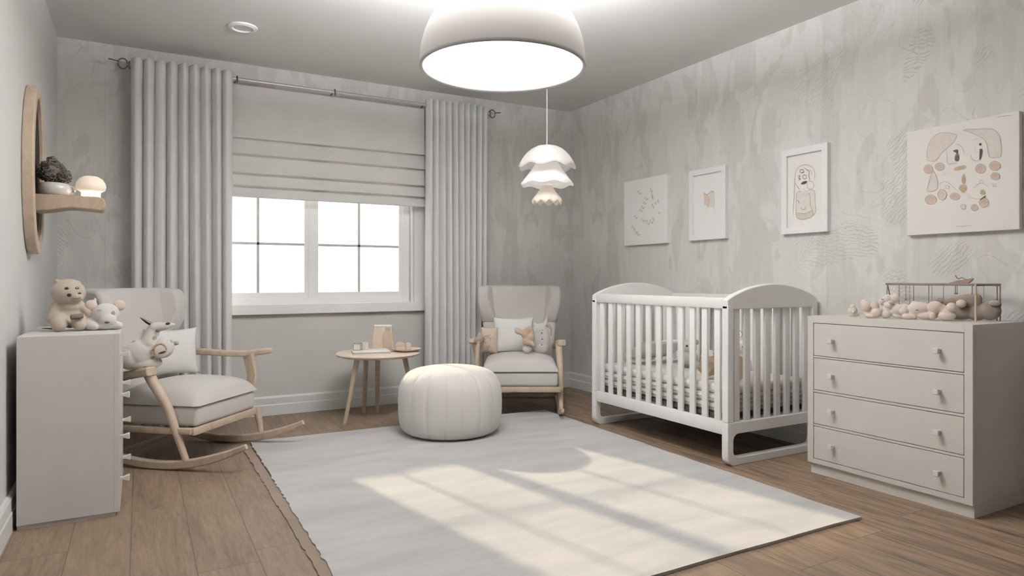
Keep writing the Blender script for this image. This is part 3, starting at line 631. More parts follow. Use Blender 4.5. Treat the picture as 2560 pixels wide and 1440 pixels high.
def curtain(name, label, x0, x1, folds, seed):
    rr = random.Random(seed)
    ph = [rr.uniform(-.6, .6) for _ in range(folds * 2 + 2)]; am = [rr.uniform(.7, 1.25) for _ in range(folds * 2 + 2)]
    W = x1 - x0
    def fn(u, v):
        s = u * folds; i = int(s * 2); fr = s * 2 - i
        a = am[min(i, len(am) - 1)] * (1 - fr) + am[min(i + 1, len(am) - 1)] * fr
        p_ = ph[min(i, len(ph) - 1)] * (1 - fr) + ph[min(i + 1, len(ph) - 1)] * fr
        t = 2 * PI * s + p_ * (.3 + .5 * v)
        w = 1 - 2 * abs(math.sin(t / 2)) ** .75
        x = x0 + W * u
        if v > .0: x += .012 * v * math.sin(7 * u + seed) - .0 * v
        y = .040 * w * a * (.85 + .25 * v)
        return (x - (x0 + W / 2), y - .012, 2.485 - v * 2.465)
    o = MB().grid(fn, folds * 18, 26).build(name, 'curtain', None, angle=180, solid=.004, loc=((x0 + x1) / 2, YC - .02, 0))
    return tag(o, label, 'curtain', 'grey curtains beside the window')
curtain('curtain', 'floor length pleated grey curtain left of the window, behind the rocking chair', -.05, .575, 9, 3)
curtain('curtain', 'floor length pleated grey curtain right of the window, beside the far armchair', 2.045, 2.60, 10, 5)

# ------------------------------------------------------------------ ceiling fittings
dl = thing('recessed_downlight', 'small round white recessed downlight in the ceiling', 'ceiling light', (.564, 4.47, HT))
MB().lathe([(.06, -.004), (.064, -.014), (.085, -.008), (.088, 0)], seg=40).build('trim_ring', 'frame', dl)
MB().lathe([(0, -.006), (.062, -.005)], seg=32).build('lens', 'ceil', dl)

pd = thing('dome_pendant_lamp', 'large warm grey dome pendant lamp with glowing white underside', 'pendant lamp', (1.33, 2.46, 1.90))
RR = .347
outer = [(RR * math.cos(t), .012 + RR * 1.06 * math.sin(t)) for t in [R(a) for a in range(0, 91, 5)]]
inner = [((RR - .012) * math.cos(t), .012 + (RR - .012) * 1.06 * math.sin(t)) for t in [R(a) for a in range(85, -1, -5)]]
prof = [(RR - .012, .0), (RR - .004, -.004), (RR, .0)] + outer[:-1] + [(.0001, .012 + RR * 1.06)]
MB().lathe(prof + [(.0001, RR * 1.03)] + inner, seg=72).build('dome_shade', 'dome', pd, angle=50)
MB().lathe([(.0001, .004), (RR - .013, .004), (RR - .013, .012), (.0001, .012)], seg=64).build('diffuser', 'diffuser', pd)
MB().tube([(0, 0, RR * 1.06), (0, 0, HT - 1.90 - .02)], .005, 8).build('cord', 'frame', pd)
MB().lathe([(.055, HT - 1.90), (.055, HT - 1.915), (.045, HT - 1.925), (.0001, HT - 1.925)], seg=32).build('ceiling_rose', 'dome', pd)

jp = thing('tiered_pendant_lamp', 'small white three tiered ruffled pendant lamp hanging in the corner', 'pendant lamp', (2.40, 3.81, 1.50))
def wob(n, amp, i0=0):
    def f(r, z, t, i):
        k = max(0., (i - i0)) ** 1.5
        return r * (1 + .012 * k * amp * math.sin(n * t)), z + .006 * amp * k * math.cos(n * t + .5)
    return f
def ztop(h): return h
top = [(.001, .420), (.03, .419), (.07, .410), (.105, .392), (.135, .365), (.16, .332), (.178, .30), (.190, .272)]
MB().lathe(top, seg=96, wob=wob(7, .17, 2)).build('upper_shade', 'jelly', jp, angle=180, solid=.004)
mid = [(.075, .30), (.098, .262), (.125, .225), (.150, .190), (.176, .155)]
MB().lathe(mid, seg=96, wob=wob(7, .22, 1)).build('middle_shade', 'jelly_in', jp, angle=180, solid=.004)
MB().lathe([(.001, .262), (.06, .252), (.09, .215), (.075, .175), (.03, .15), (.001, .147)], seg=40).build('inner_globe', 'jelly_in', jp)
low = [(.026, .165), (.04, .132), (.058, .105), (.078, .080), (.095, .058), (.1, .045), (.094, .032)]
MB().lathe(low, seg=96, wob=wob(10, .2, 2)).build('lower_shade', 'jelly_low', jp, angle=180, solid=.004)
MB().tube([(0, 0, .418), (0, 0, HT - 1.50 - .002)], .0035, 8).build('cord', 'frame', jp)
MB().lathe([(.04, HT - 1.50), (.04, HT - 1.515), (.0001, HT - 1.52)], seg=24).build('ceiling_rose', 'frame', jp)

# ------------------------------------------------------------------ rug
rr = random.Random(4)
RX0, RX1, RY0, RY1 = .572, 2.665, 1.745, 4.38
def edge(a, b, n, amp):
    return [(a[0] + (b[0] - a[0]) * i / n + rr.uniform(-amp, amp), a[1] + (b[1] - a[1]) * i / n + rr.uniform(-amp, amp)) for i in range(n)]
poly = edge((RX0, RY0), (RX1, RY0), 12, .002) + edge((RX1, RY0), (RX1 + .06, RY1 - .06), 26, .006) + edge((RX1 + .05, RY1 - .03), (RX0 + .03, RY1 + .02), 30, .006) + edge((RX0 + .02, RY1), (RX0, RY0), 90, .006)
rug = thing('area_rug', 'large pale grey woven rug with ragged brown left border', 'rug', (1.6, 3.0, 0))
MB().prism(poly, lambda a, b_, d: (a - 1.6, b_ - 3.0, d), .001, .012).build('rug_pile', 'rug', rug, smooth=False)
fp = [(RX0 + .01, RY0 + .002)] + [(RX0 + .012, RY0 + (RY1 - .05 - RY0) * i / 60) for i in range(61)] + [(RX0 - .034 + rr.uniform(-.004, .004), RY1 - .05 - (RY1 - .05 - RY0) * i / 90) for i in range(91)]
MB().prism(fp, lambda a, b_, d: (a - 1.6, b_ - 3.0, d), .0005, .006).build('rug_border', 'fringe', rug, smooth=False)

# ------------------------------------------------------------------ pouf
pf = thing('round_pouf', 'round cream channel stitched pouf on the rug', 'pouf', (1.79, 4.04, .0125))
PR = .338
pprof = [(.001, .0), (.20, .0), (.27, .006), (.312, .03), (.330, .075), (PR, .15), (PR, .235), (.330, .305), (.306, .36), (.265, .398), (.20, .42), (.12, .431), (.05, .434), (.001, .435)]
NCH = 18
def pw(r, z, t, i):
    if r < .03 or z < .004: return r, z
    ph = ((t / (2 * PI) * NCH) % 1.) - .5
    d = math.exp(-(abs(abs(ph) - .5) / .05) ** 2) * .0055 + (1 - (2 * ph) ** 2) * -.003
    k = min(1., max(0., (r - .2) / .1)) if z > .2 else 1.
    return r - d * k, z - (d * .4 * k if z > .36 else 0)
MB().lathe([(Vector((a)).x, Vector((a)).y) for a in catmull([(x, y, 0) for x, y in pprof], 3)], seg=NCH * 12, wob=pw).build('pouf_body', 'pouf', pf, angle=180)

# ------------------------------------------------------------------ chests of drawers
def knob(parent, loc, rz):
    """small tapered square knob, local -y out of the front"""
    m = MB(); 
    a = [(-.009, -.009), (.009, -.009), (.009, .009), (-.009, .009)]
    rings = []
    for (k, y) in ((.8, 0), (.75, -.012), (1.35, -.03), (1.45, -.034), (1.3, -.038)):
        rings.append([m.bm.verts.new((p_[0] * k, y, p_[1] * k)) for p_ in a])
    for A, B in zip(rings, rings[1:]):
        for i in range(4): m.bm.faces.new((A[i], A[(i + 1) % 4], B[(i + 1) % 4], B[i]))
    m.bm.faces.new(rings[0]); m.bm.faces.new(rings[-1])
    return m.build('knob', M['knobmat'], parent, loc=loc, rot=(0, 0, rz), bevel=.002)
M['knobmat'] = plain('grey_knob_lacquer', '#d4cec8', .4, .03, 20)
def chest(name, label, loc, rz, W, D, H, plinth, zz, mat, kx, border):
    """front faces local -y; origin on the floor under the middle of the front"""
    t = thing(name, label, 'chest of drawers', loc, rz)
    m = MB(); fr = .022
    m.box((-W / 2, fr, plinth), (W / 2, D, H)).build('carcass', mat, t, smooth=False, bevel=.002)
    f = MB()
    f.box((-W / 2, 0, plinth), (-W / 2 + border, fr, H)).box((W / 2 - border, 0, plinth), (W / 2, fr, H))
    f.box((-W / 2 + border, 0, zz[0][1] + .003), (W / 2 - border, fr, H)).box((-W / 2 + border, 0, plinth), (W / 2 - border, fr, zz[-1][0] - .003))
    for (a, b_), (c, d) in zip(zz, zz[1:]):
        f.box((-W / 2 + border, .003, d + .003), (W / 2 - border, fr, a - .003))
    f.build('face_frame', mat, t, smooth=False, bevel=.0012)
    MB().box((-W / 2 + .01, .016, 0), (W / 2 - .002, D, plinth)).build('plinth', mat, t, smooth=False)
    MB().box((-W / 2 + border - .003, fr - .004, zz[-1][0] - .01), (W / 2 - border + .003, fr + .001, zz[0][1] + .01)).build('gap_shade_sheet', 'gap', t, smooth=False)  # added dark sheet, paints the shade in the gaps around the drawers
    for a, b_ in zz:
        d = MB().box((-W / 2 + border + .003, .001, a), (W / 2 - border - .003, fr - .004, b_)).build('drawer', mat, t, smooth=False, bevel=.0015)
        for k in kx: knob(d, (k, .002, (a + b_) / 2), 0)
    return t
chest('chest_of_drawers', 'wide greige four drawer chest beside the crib', (3.08, 1.91, 0), R(-90), .80, .44, .825, .056,
      [(.617 + .003, .787), (.439 + .003, .606), (.262 + .003, .425), (.083, .248)], 'greige', (-.25, .265), .034)
chest('chest_of_drawers', 'tall white chest of drawers seen side on against left wall', (-.075, 3.65, 0), R(90), .66, .36, .785, .02,
      [(.60, .765), (.415, .588), (.23, .403), (.04, .218)], 'white', (-.2, .2), .022)
# ------------------------------------------------------------------ crib
cr = thing('baby_crib', 'white slatted baby crib with arched ends and loop legs', 'crib', (2.78, 2.60, 0))
CW, CL, PT = .75, 1.20, .045                       # width (x), length (y), post thickness
def rrect(x0, x1, z0, z1, r, n=8):
    out = []
    for (cx_, cz_, a0) in ((x1 - r, z0 + r, -90), (x1 - r, z1 - r, 0), (x0 + r, z1 - r, 90), (x0 + r, z0 + r, 180)):
        for i in range(n + 1):
            a = R(a0 + 90 * i / n); out.append((cx_ + r * math.cos(a), cz_ + r * math.sin(a)))
    return out
def crib_end(y):
    # posts that run down into a rounded floor loop, one ring-shaped frame
    n = 8
    outer = []
    r = .05
    for (cx_, cz_, a0) in ((CW - r, r, -90), (CW - .004, .235 - .004, 0), (.004, .235 - .004, 90), (r, r, 180)):
        q = r if cz_ == r else .004
        for i in range(n + 1):
            a = R(a0 + 90 * i / n); outer.append((cx_ + q * math.cos(a), cz_ + q * math.sin(a)))
    inner = rrect(PT - .002, CW - PT + .002, .042, .172, .04, n)
    m = MB(); bm = m.bm
    L = [[bm.verts.new((x, y_, z)) for x, z in pl] for y_ in (y - PT / 2, y + PT / 2) for pl in (outer, inner)]
    N = len(outer); oF, iF, oB, iB = L
    for i in range(N):
        j = (i + 1) % N
        bm.faces.new((oF[i], oF[j], iF[j], iF[i])); bm.faces.new((oB[i], iB[i], iB[j], oB[j]))
        bm.faces.new((oF[i], oB[i], oB[j], oF[j])); bm.faces.new((iF[i], iF[j], iB[j], iB[i]))
    m.build('leg_loop', 'crib', cr, bevel=.004, angle=35)
    for x in (0, CW - PT):
        MB().box((x, y - PT / 2, .235), (x + PT, y + PT / 2, .875)).build('post', 'crib', cr, bevel=.005)
    arch = [(-.0, .852), (CW, .852)]
    k = 24
    arch += [(CW * (1 - i / k), .905 + .087 * math.sin(PI * i / k) ** .8) for i in range(k + 1)]
    MB().prism(arch, lambda a, b_, d: (a, d, b_), y - PT / 2 + .002, y + PT / 2 - .002).build('arched_headboard', 'crib', cr, bevel=.006, angle=35)
    ns = 8; gap = (CW - 2 * PT) / (ns)
    for i in range(ns):
        x = PT + gap * (i + .5)
        MB().box((x - .021, y - .009, .235), (x + .021, y + .009, .853), .003).build('slat', 'crib', cr)
def crib_side(x):
    MB().box((x + .006, PT / 2, .165), (x + PT - .006, CL - PT / 2, .237), .004).build('bottom_rail', 'crib', cr)
    MB().box((x + .004, PT / 2, .856), (x + PT - .004, CL - PT / 2, .916), .006).build('top_rail', 'crib', cr)
    ns = 12; gap = (CL - PT) / (ns)
    for i in range(ns):
        yy = PT / 2 + gap * (i + .5)
        MB().box((x + PT / 2 - .008, yy - .021, .236), (x + PT / 2 + .008, yy + .021, .857), .003).build('slat', 'crib', cr)
crib_end(0.); crib_end(CL); crib_side(0.); crib_side(CW - PT)
MB().box((PT, PT / 2, .245), (CW - PT, CL - PT / 2, .265)).build('bed_base', 'bedboard', cr, smooth=False)  # board's dark colour stands in for the shaded gap under the mattress

def slab(name, label, cat, z0, z1, inset, mat, bands, puff=.0, group=None, xl=0):
    x0, x1, y0, y1 = 2.78 + PT + inset + xl, 2.78 + CW - PT - inset, 2.60 + PT / 2 + inset, 2.60 + CL - PT / 2 - inset
    t = thing(name, label, cat, ((x0 + x1) / 2, (y0 + y1) / 2, z0), 0, group)
    hx, hy, H = (x1 - x0) / 2, (y1 - y0) / 2, z1 - z0
    m = MB(); m.box((-hx, -hy, 0), (hx, hy, H), min(.022, H * .42), seg=4)
    m.build('cover', mat, t, angle=60)
    for bz in bands:
        c = .012
        pts = [(hx, hy - c), (hx - c, hy), (-hx + c, hy), (-hx, hy - c), (-hx, -hy + c), (-hx + c, -hy), (hx - c, -hy), (hx, -hy + c)]
        MB().tube([(a, b_, bz) for a, b_ in pts], .0028, 6, close=True).build('piping', 'piping', t)
    return t
slab('crib_mattress', 'ivory mattress with dark piping at the bottom of crib', 'mattress', .266, .318, .012, 'bedding2', (.026,))
slab('folded_quilt', 'oatmeal folded quilt with grey piping in the crib, lower of two', 'quilt', .319, .372, .010, 'bedding', (.026,), group='quilts in the crib')
# upper quilt: soft, slightly rumpled
t = slab('folded_quilt', 'ivory quilt lying uppermost on the crib mattress', 'quilt', .373, .428, .008, 'bedding', (), group='quilts in the crib')

# ------------------------------------------------------------------ rocking chairs
def chair(label, loc, rz, s, front, rear=-.56, group='grey rocking chairs'):
    """front faces local +x; s=+1/-1 picks the side whose leg rises straight into the arm"""
    t = thing('rocking_chair', label, 'rocking chair', loc, rz, group)
    hw = .30
    RC = 1.12
    def rk(x): return x * x / (2 * RC)
    for y in (-hw, hw):
        n = 22; x0, x1 = rear, front
        pts, sc = [], []
        for i in range(n + 1):
            x = x0 + (x1 - x0) * i / n
            e = min(i, n - i) / n
            pts.append((x, y, .0245 + rk(x))); sc.append(.62 + .38 * min(1, e * 5))
        MB().tube(pts, sc, sq=(.036, .046)).build('rocker', 'oak', t, bevel=.003, angle=35)
    # long front leg up to the arm (side s) and a short one with separate arm post (other side)
    yl = s * (hw + .003)
    MB().tube(catmull([(.17, yl, .052), (.115, yl, .19), (.055, yl, .34), (-.02, yl, .45), (-.06, yl, .515)], 4), [.017, .0175, .018, .019, .02, .0215, .023, .024, .025, .026, .027, .027, .027, .028, .028, .028, .028], seg=14).build('leg', 'oak', t)
    MB().tube([(.235, -yl, .066), (.225, -yl, .13), (.205, -yl, .225)], [.014, .019, .024], seg=14).build('leg', 'oak', t)
    for y in (-hw, hw):
        MB().tube([(-.30, y, .075), (-.27, y, .15), (-.235, y, .225)], [.015, .018, .022], seg=14).build('leg', 'oak', t)
    # arms
    ys = s * (hw + .008); yo = -ys
    MB().tube(catmull([(-.02, ys * 1.05, .527), (-.06, ys * 1.03, .522), (-.14, ys, .508), (-.26, ys, .482), (-.345, ys, .472)], 4), 1.0, sq=(.068, .05)).build('armrest', 'oak', t, bevel=.006, angle=35)
    pa = catmull([(.275, yo * 1.17, .572), (.22, yo * 1.14, .565), (.12, yo * 1.08, .553), (0, yo * 1.03, .553), (-.15, yo, .56), (-.34, yo, .565)], 4)
    MB().tube(pa, [.8 + .2 * min(1, i / 4) for i in range(len(pa))], sq=(.058, .036)).build('armrest', 'oak', t, bevel=.006, angle=35)
    MB().tube([(.14, yo, .23), (.165, yo * 1.04, .42), (.135, yo * 1.08, .548)], [.7, .85, 1.25], sq=(.03, .075)).build('arm_post', 'oak', t, bevel=.005, angle=35)
    MB().tube([(-.30, yo, .23), (-.33, yo, .40), (-.335, yo, .56)], [.8, .85, 1.], sq=(.03, .06)).build('arm_post', 'oak', t, bevel=.005, angle=35)
    MB().tube([(-.25, ys, .23), (-.29, ys, .38), (-.315, ys, .475)], [.8, .85, 1.], sq=(.03, .06)).build('arm_post', 'oak', t, bevel=.005, angle=35)
    # rails under the seat
    f = MB()
    f.box((.185, -hw, .186), (.215, hw, .226), .006).box((-.27, -hw, .195), (-.235, hw, .226), .006)
    for y in (-hw, hw): f.box((-.25, y - .014, .192), (.20, y + .014, .226), .006)
    f.build('seat_frame', 'oak', t)
    st = MB().tube([(-.30, -hw, .062), (-.30, hw, .062)], .013, 10); st.build('stretcher', 'oakdark', t)
    # upholstery
    MB().box((-.30, -.278, .228), (.212, .278, .334), .022, seg=4).build('seat_base', 'chair', t, angle=60)
    def cush(u, v):
        pass
    m = MB(); N = 26
    X0, X1, Y = -.30, .222, .282
    def top(u, v):
        a, b_ = 2 * u - 1, 2 * v - 1
        e = (1 - abs(a) ** 7) ** .5 * (1 - abs(b_) ** 7) ** .5
        dome = (1 - a * a) * (1 - b_ * b_)
        return ((X0 + X1) / 2 + (X1 - X0) / 2 * a, Y * b_, .338 + .082 * e + .034 * dome)
    def side(k):
        pass
    m.grid(top, N, N)
    m.grid(lambda u, v: ((X0 + X1) / 2 + (X1 - X0) / 2 * (2 * u - 1), Y * (2 * v - 1), .338), N, N)
    bmesh.ops.remove_doubles(m.bm, verts=m.bm.verts[:], dist=1e-4)
    m.build('seat_cushion', 'chair', t, angle=70)
    # winged back: tilted slab
    tilt = .215
    def bk(y, z, d):                              # d forward from the back face
        return (-.357 - tilt * (z - .34) + d, y, z)
    def hwid(z): return .262 + .066 * min(1, max(0, (z - .33) / .5)) ** 1.1
    zsamp = [.30, .36, .45, .55, .65, .75, .85, .93]
    out = [(-hwid(z), z) for z in zsamp]
    rr_ = .045
    out += [(-hwid(.95) + rr_ * (1 - math.cos(a)), .965 - rr_ + rr_ * math.sin(a)) for a in (R(25), R(50), R(75), R(90))]
    out = out + [(-y, z) for y, z in out[::-1]]
    MB().prism(out, bk, 0, .075).build('backrest', 'chair', t, bevel=.028, angle=50)
    for sy in (-1, 1):
        # wing: side profile over height, thickness across, swelling forward near the top
        prof = []
        for i in range(15):
            u = i / 14; z = .655 + u * .305
            prof.append((.066 + .10 * math.sin(PI * min(1, u * .62 + .0)) ** .8 * (1 if u < .9 else 1 - (u - .9) * 2.2), z))
        prof = [(.02, .655)] + prof + [(.02, .963)]
        def wg(a, b_, d, sy=sy):
            p_ = bk(0, b_, a); f_ = max(0., (a - .06) / .11)
            return (p_[0], sy * (hwid(b_) - .075 + d * (.078) + f_ * .012 - (1 - d) * .05 * (1 - f_)), b_)
        MB().prism(prof, wg, 0, 1).build('wing', 'chair', t, bevel=.022, angle=50)
    return t
chair('grey upholstered rocking chair with oak frame behind the white chest, left of window', (.28, 4.27, 0), R(-40), -1, .52)
chair('grey upholstered rocking chair with oak frame in the far corner, right of window', (2.542, 4.423, 0), R(-119.2), 1, .36, -.44)

# ------------------------------------------------------------------ side table
tb = thing('side_table', 'round pale wooden side table under the window', 'side table', (1.52, 4.72, 0))
TT = .486
MB().lathe([(.0001, TT - .028), (.27, TT - .028), (.295, TT - .02), (.302, TT - .01), (.298, TT - .002), (.29, TT), (.0001, TT)], seg=72).build('tabletop', 'birch', tb, angle=50)
for (tx, ty, bx_, by_) in ((-.185, -.10, -.262, -.06), (.17, -.08, .262, -.11), (-.06, .10, -.035, .24), (.025, .09, .06, .215)):
    MB().tube([(bx_, by_, 0), ((tx + bx_) / 2, (ty + by_) / 2, TT / 2 - .015), (tx, ty, TT - .027)], [.013, .016, .019], 16).build('leg', 'oak', tb)

# objects on the table
bk = thing('white_book', 'flat white book lying on the side table', 'book', (1.445, 4.665, TT), R(-12))
MB().box((-.13, -.11, .016), (.13, .11, .022), .002).build('cover', 'book', bk)
MB().box((-.128, -.105, .004), (.128, .108, .0165)).build('pages', 'pages', bk, smooth=False)
MB().box((-.13, -.11, .0), (.13, .11, .0045), .001).build('cover', 'book', bk)
BT = TT + .0222
fc = thing('block', 'small dark edged cube block on the white book, leftmost of the table items', 'block', (1.365, 4.715, BT), R(-27), 'small cubes on the side table')
MB().box((-.024, -.024, .001), (.024, .024, .047)).build('cube_core', 'paperwarm', fc, smooth=False)
e = MB(); q = .0255
for a in (-1, 1):
    for c in (-1, 1):
        e.box((a * q - .0022, c * q - .0022, 0), (a * q + .0022, c * q + .0022, .0505))
        e.box((-q, a * q - .0022, .0 if c < 0 else .046), (q, a * q + .0022, .0045 if c < 0 else .0505))
        e.box((a * q - .0022, -q, .0 if c < 0 else .046), (a * q + .0022, q, .0045 if c < 0 else .0505))
e.build('edge_frame', 'greyspot', fc, smooth=False)
c2 = MB().box((-.024, -.024, 0), (.024, .024, .05), .003).build('block', 'birch', loc=(1.432, 4.745, BT), rot=(0, 0, R(-20)))
tag(c2, 'small plain pale cube block right of the dark edged cube', 'block', 'small cubes on the side table')

# wooden toy house: box body with a white cap, arched door panel
hs = thing('wooden_box', 'tall pale wooden box with white top on the side table', 'wooden box', (1.60, 4.865, TT), R(-20))
def hx(a, b_, d): return (a, d, b_)
body = [(-.082, 0), (.082, 0), (.078, .09), (.066, .178), (-.062, .178), (-.074, .09)]
MB().prism(body, hx, -.05, .05).build('body', 'birch', hs, bevel=.006, angle=35)
MB().box((-.064, -.054, .174), (.07, .054, .184), .004).build('top_cap', 'paper', hs)
MB().box((.022, -.0515, .128), (.060, -.046, .172), .001).build('recess', 'oakdark', hs, smooth=False)
do = [(.004, .0)] + [(.037 - .035 * math.cos(a) * (1.0), .105 + .048 * math.sin(a)) for a in [PI * i / 12 for i in range(13)]] + [(.07, .0)]
MB().prism(do, hx, -.0585, -.049).build('arched_panel', 'oak', hs, bevel=.002, angle=35)

pl = thing('wooden_plate', 'round pale wooden plate at right edge of the side table', 'plate', (1.718, 4.665, TT))
MB().lathe([(.0001, 0), (.055, 0), (.085, .008), (.105, .017), (.108, .020), (.102, .020), (.08, .012), (.05, .006), (.0001, .005)], seg=56).build('plate_body', 'birch', pl, angle=60)
bb = thing('wooden_box', 'small pale wooden box with domed lid on the plate', 'box', (1.690, 4.672, TT + .0115), R(-20))
MB().box((-.048, -.03, 0), (.02, .03, .03), .005).build('box_body', 'birch', bb)
def lid(a, b_, d): return (a, d, b_)
MB().prism([(-.052, .03)] + [(-.016 - .036 * math.cos(a), .03 + .028 * math.sin(a)) for a in [PI * i / 12 for i in range(1, 12)]] + [(.02, .03)], lid, -.033, .033).build('lid', 'creampillow', bb, bevel=.003, angle=50)
MB().tube([(.021 - .0, -.034, .0), (.021, -.034, .05), (.012, -.034, .061), (-.012, -.034, .064)], .0018, 6).build('wire_clasp', 'greyspot', bb)
b3 = thing('wooden_block', 'small round topped wooden block beside the lidded box', 'block', (1.74, 4.70, TT + .0095), R(-20))
MB().lathe([(.0001, 0), (.024, 0), (.024, .034), (.019, .047), (.008, .05), (.0001, .05)], seg=28).build('block_body', 'birch', b3, angle=35)

# ------------------------------------------------------------------ wall pictures
def ribbon(m, pts, w, d):
    pts = [Vector((p_[0], p_[1], 0)) for p_ in pts]
    n = len(pts); L = []
    for i, p_ in enumerate(pts):
        t_ = (pts[min(i + 1, n - 1)] - pts[max(i - 1, 0)])
        if t_.length < 1e-7: t_ = Vector((1, 0, 0))
        t_.normalize(); s_ = Vector((-t_.y, t_.x, 0)) * w
        k = .55 + .45 * min(1, min(i, n - 1 - i) / 3)
        L.append((m.bm.verts.new((p_.x + s_.x * k, d, p_.y + s_.y * k)), m.bm.verts.new((p_.x - s_.x * k, d, p_.y - s_.y * k))))
    for a, b_ in zip(L, L[1:]): m.bm.faces.new((a[0], a[1], b_[1], b_[0]))
def drawing(art, parent, y, wk):
    """flat printed shapes lying on the sheet; local x right, z up, -y out"""
    groups = {}
    for kind, c, w, pts in ART[art]: groups.setdefault((kind, c), []).append((w, pts))
    order = sorted(groups, key=lambda g: (g[0] != 'f', g[1] not in ('blush', 'cream', 'rose')))
    for li, g in enumerate(order):
        m = MB()
        for si, (w, pts) in enumerate(groups[g]):
            d = y - .0004 * (li + 1) - .00003 * si
            if g[0] == 'f':
                q = MB(); vs = [q.bm.verts.new((p_.x, d, p_.y)) for p_ in catmull([(a, b_, 0) for a, b_ in pts], 3, True)]
                f = q.bm.faces.new(vs); bmesh.ops.triangulate(q.bm, faces=[f])
                q.build('printed_shape', 'ink_' + g[1], parent, smooth=False)
            else:
                ribbon(m, catmull([(a, b_, 0) for a, b_ in pts], 4), w * wk, d)
        if g[0] == 'f': m.bm.free()
        else: m.build('printed_lines', 'ink_' + g[1], parent, smooth=False)
def picture(name, label, yc, zc, w, h, art, framed, mat, wk):
    t = thing(name, label, 'picture', (XR, yc, zc), R(-90), 'pictures on the right wall')
    if framed:
        f = MB(); b_ = .038; q = .030
        for (x0, x1, z0, z1) in ((-w / 2, -w / 2 + b_, -h / 2, h / 2), (w / 2 - b_, w / 2, -h / 2, h / 2), (-w / 2 + b_, w / 2 - b_, h / 2 - b_, h / 2), (-w / 2 + b_, w / 2 - b_, -h / 2, -h / 2 + b_)):
            f.box((x0, -q, z0), (x1, 0, z1))
        f.build('picture_frame', 'pframe', t, smooth=False)
        MB().box((-w / 2 + b_ - .001, -.016, -h / 2 + b_ - .001), (w / 2 - b_ + .001, -.001, h / 2 - b_ + .001)).build('sheet', mat, t, smooth=False)
        drawing(art, t, -.016, wk)
    else:
        MB().box((-w / 2, -.030, -h / 2), (w / 2, .002, h / 2)).build('canvas', mat, t, smooth=False, bevel=.002)
        drawing(art, t, -.030, wk)
picture('canvas_print', 'square white canvas with faint grey scribbles, nearest the corner', 4.1375, 1.560, .521, .53, 'art_a', False, 'canvas', .00034)
picture('framed_print', 'narrow white framed print with small rust coloured mark', 3.471, 1.555, .350, .510, 'art_b', True, 'paper', .00030)
picture('framed_print', 'white framed print of a dark line drawing above the crib', 2.676, 1.5615, .322, .524, 'art_c', True, 'paperwarm', .00024)
picture('canvas_print', 'large canvas of blush shapes and round pebbles above greige chest', 1.792, 1.5207, .514, .545, 'art_d', False, 'canvas_warm', .00022)
# ------------------------------------------------------------------ oval wooden mirror with shelf on the left wall
mr = thing('oval_mirror_shelf', 'oval pale wooden wall mirror with a shelf projecting from it', 'wall shelf', (XL + .001, 3.93, 1.545))
def ell_pts(a, b_, n=56, jag=0.):
    r_ = random.Random(2)
    return [(a * math.cos(2 * PI * i / n) * (1 + r_.uniform(-jag, jag)), b_ * math.sin(2 * PI * i / n) * (1 + r_.uniform(-jag, jag))) for i in range(n)]
def ring_mesh(outer, inner, fn, d0, d1):
    m = MB(); bm = m.bm; N = len(outer)
    oF, iF, oB, iB = [[bm.verts.new(fn(a, b_, d)) for a, b_ in pl] for d in (d1, d0) for pl in (outer, inner)]
    for i in range(N):
        j = (i + 1) % N
        for q in ((oF[i], oF[j], iF[j], iF[i]), (oB[i], iB[i], iB[j], oB[j]), (oF[i], oB[i], oB[j], oF[j]), (iF[i], iF[j], iB[j], iB[i])): bm.faces.new(q)
    return m
yzx = lambda a, b_, d: (d, a, b_)
ring_mesh(ell_pts(.215, .405, 40, .006), ell_pts(.160, .345, 40), yzx, .0, .046).build('mirror_frame', 'oak', mr, bevel=.005, angle=35)
MB().prism(ell_pts(.165, .350), yzx, .002, .029).build('mirror_glass', 'mirror', mr, smooth=False)
sh = catmull([(.03, -.205, 0), (.10, -.196, 0), (.17, -.182, 0), (.24, -.184, 0), (.305, -.190, 0)], 4)
prof = [(p_.x, p_.y) for p_ in sh] + [(.318, -.17), (.322, -.145), (.312, -.128), (.29, -.121), (.03, -.121)]
MB().prism(prof, lambda a, b_, d: (a, d, b_), -.08, .08).build('shelf', 'oakdark', mr, bevel=.006, angle=35)
ST = 1.545 - .121                                        # shelf top
pt = thing('potted_succulent', 'dark curly succulent in low white bowl on the wall shelf', 'plant', (-.362, 3.93, ST))
MB().lathe([(.0001, 0), (.056, 0), (.066, .01), (.071, .03), (.068, .048), (.060, .060), (.054, .062), (.056, .052), (.058, .04), (.0001, .036)], seg=48).build('bowl', 'ceramic', pt, angle=60)
MB().tube([(.06, -.01, .05), (.078, -.012, .046), (.083, -.012, .03), (.08, -.012, .016), (.066, -.01, .012)], .006, 8).build('handle', 'ceramic', pt)
m = MB(); r_ = random.Random(11)
for c, rad, n in (((-.014, 0, .120), .060, 230), ((.028, .0, .098), .042, 120), ((-.012, 0, .168), .024, 40)):
    m.ico(c, rad * .8, 2)
    for k in range(n):
        v = Vector((r_.gauss(0, 1), r_.gauss(0, 1), r_.gauss(0, 1))).normalized()
        p0 = Vector(c) + v * rad * r_.uniform(.8, .98)
        if p0.z < .052: continue
        t1 = v.cross(Vector((r_.gauss(0, 1), r_.gauss(0, 1), r_.gauss(0, 1)))).normalized(); L = r_.uniform(.008, .015)
        m.tube([p0 - t1 * L - v * .006, p0 - t1 * L * .4 + v * .003, p0 + t1 * L * .4 + v * .004, p0 + t1 * L - v * .005], [.0014, .0028, .0028, .0012], 5)
m.build('foliage', 'succ', pt, angle=60)
ml = thing('mushroom_lamp', 'small glowing mushroom shaped night lamp on wall shelf', 'lamp', (-.213, 3.93, ST))
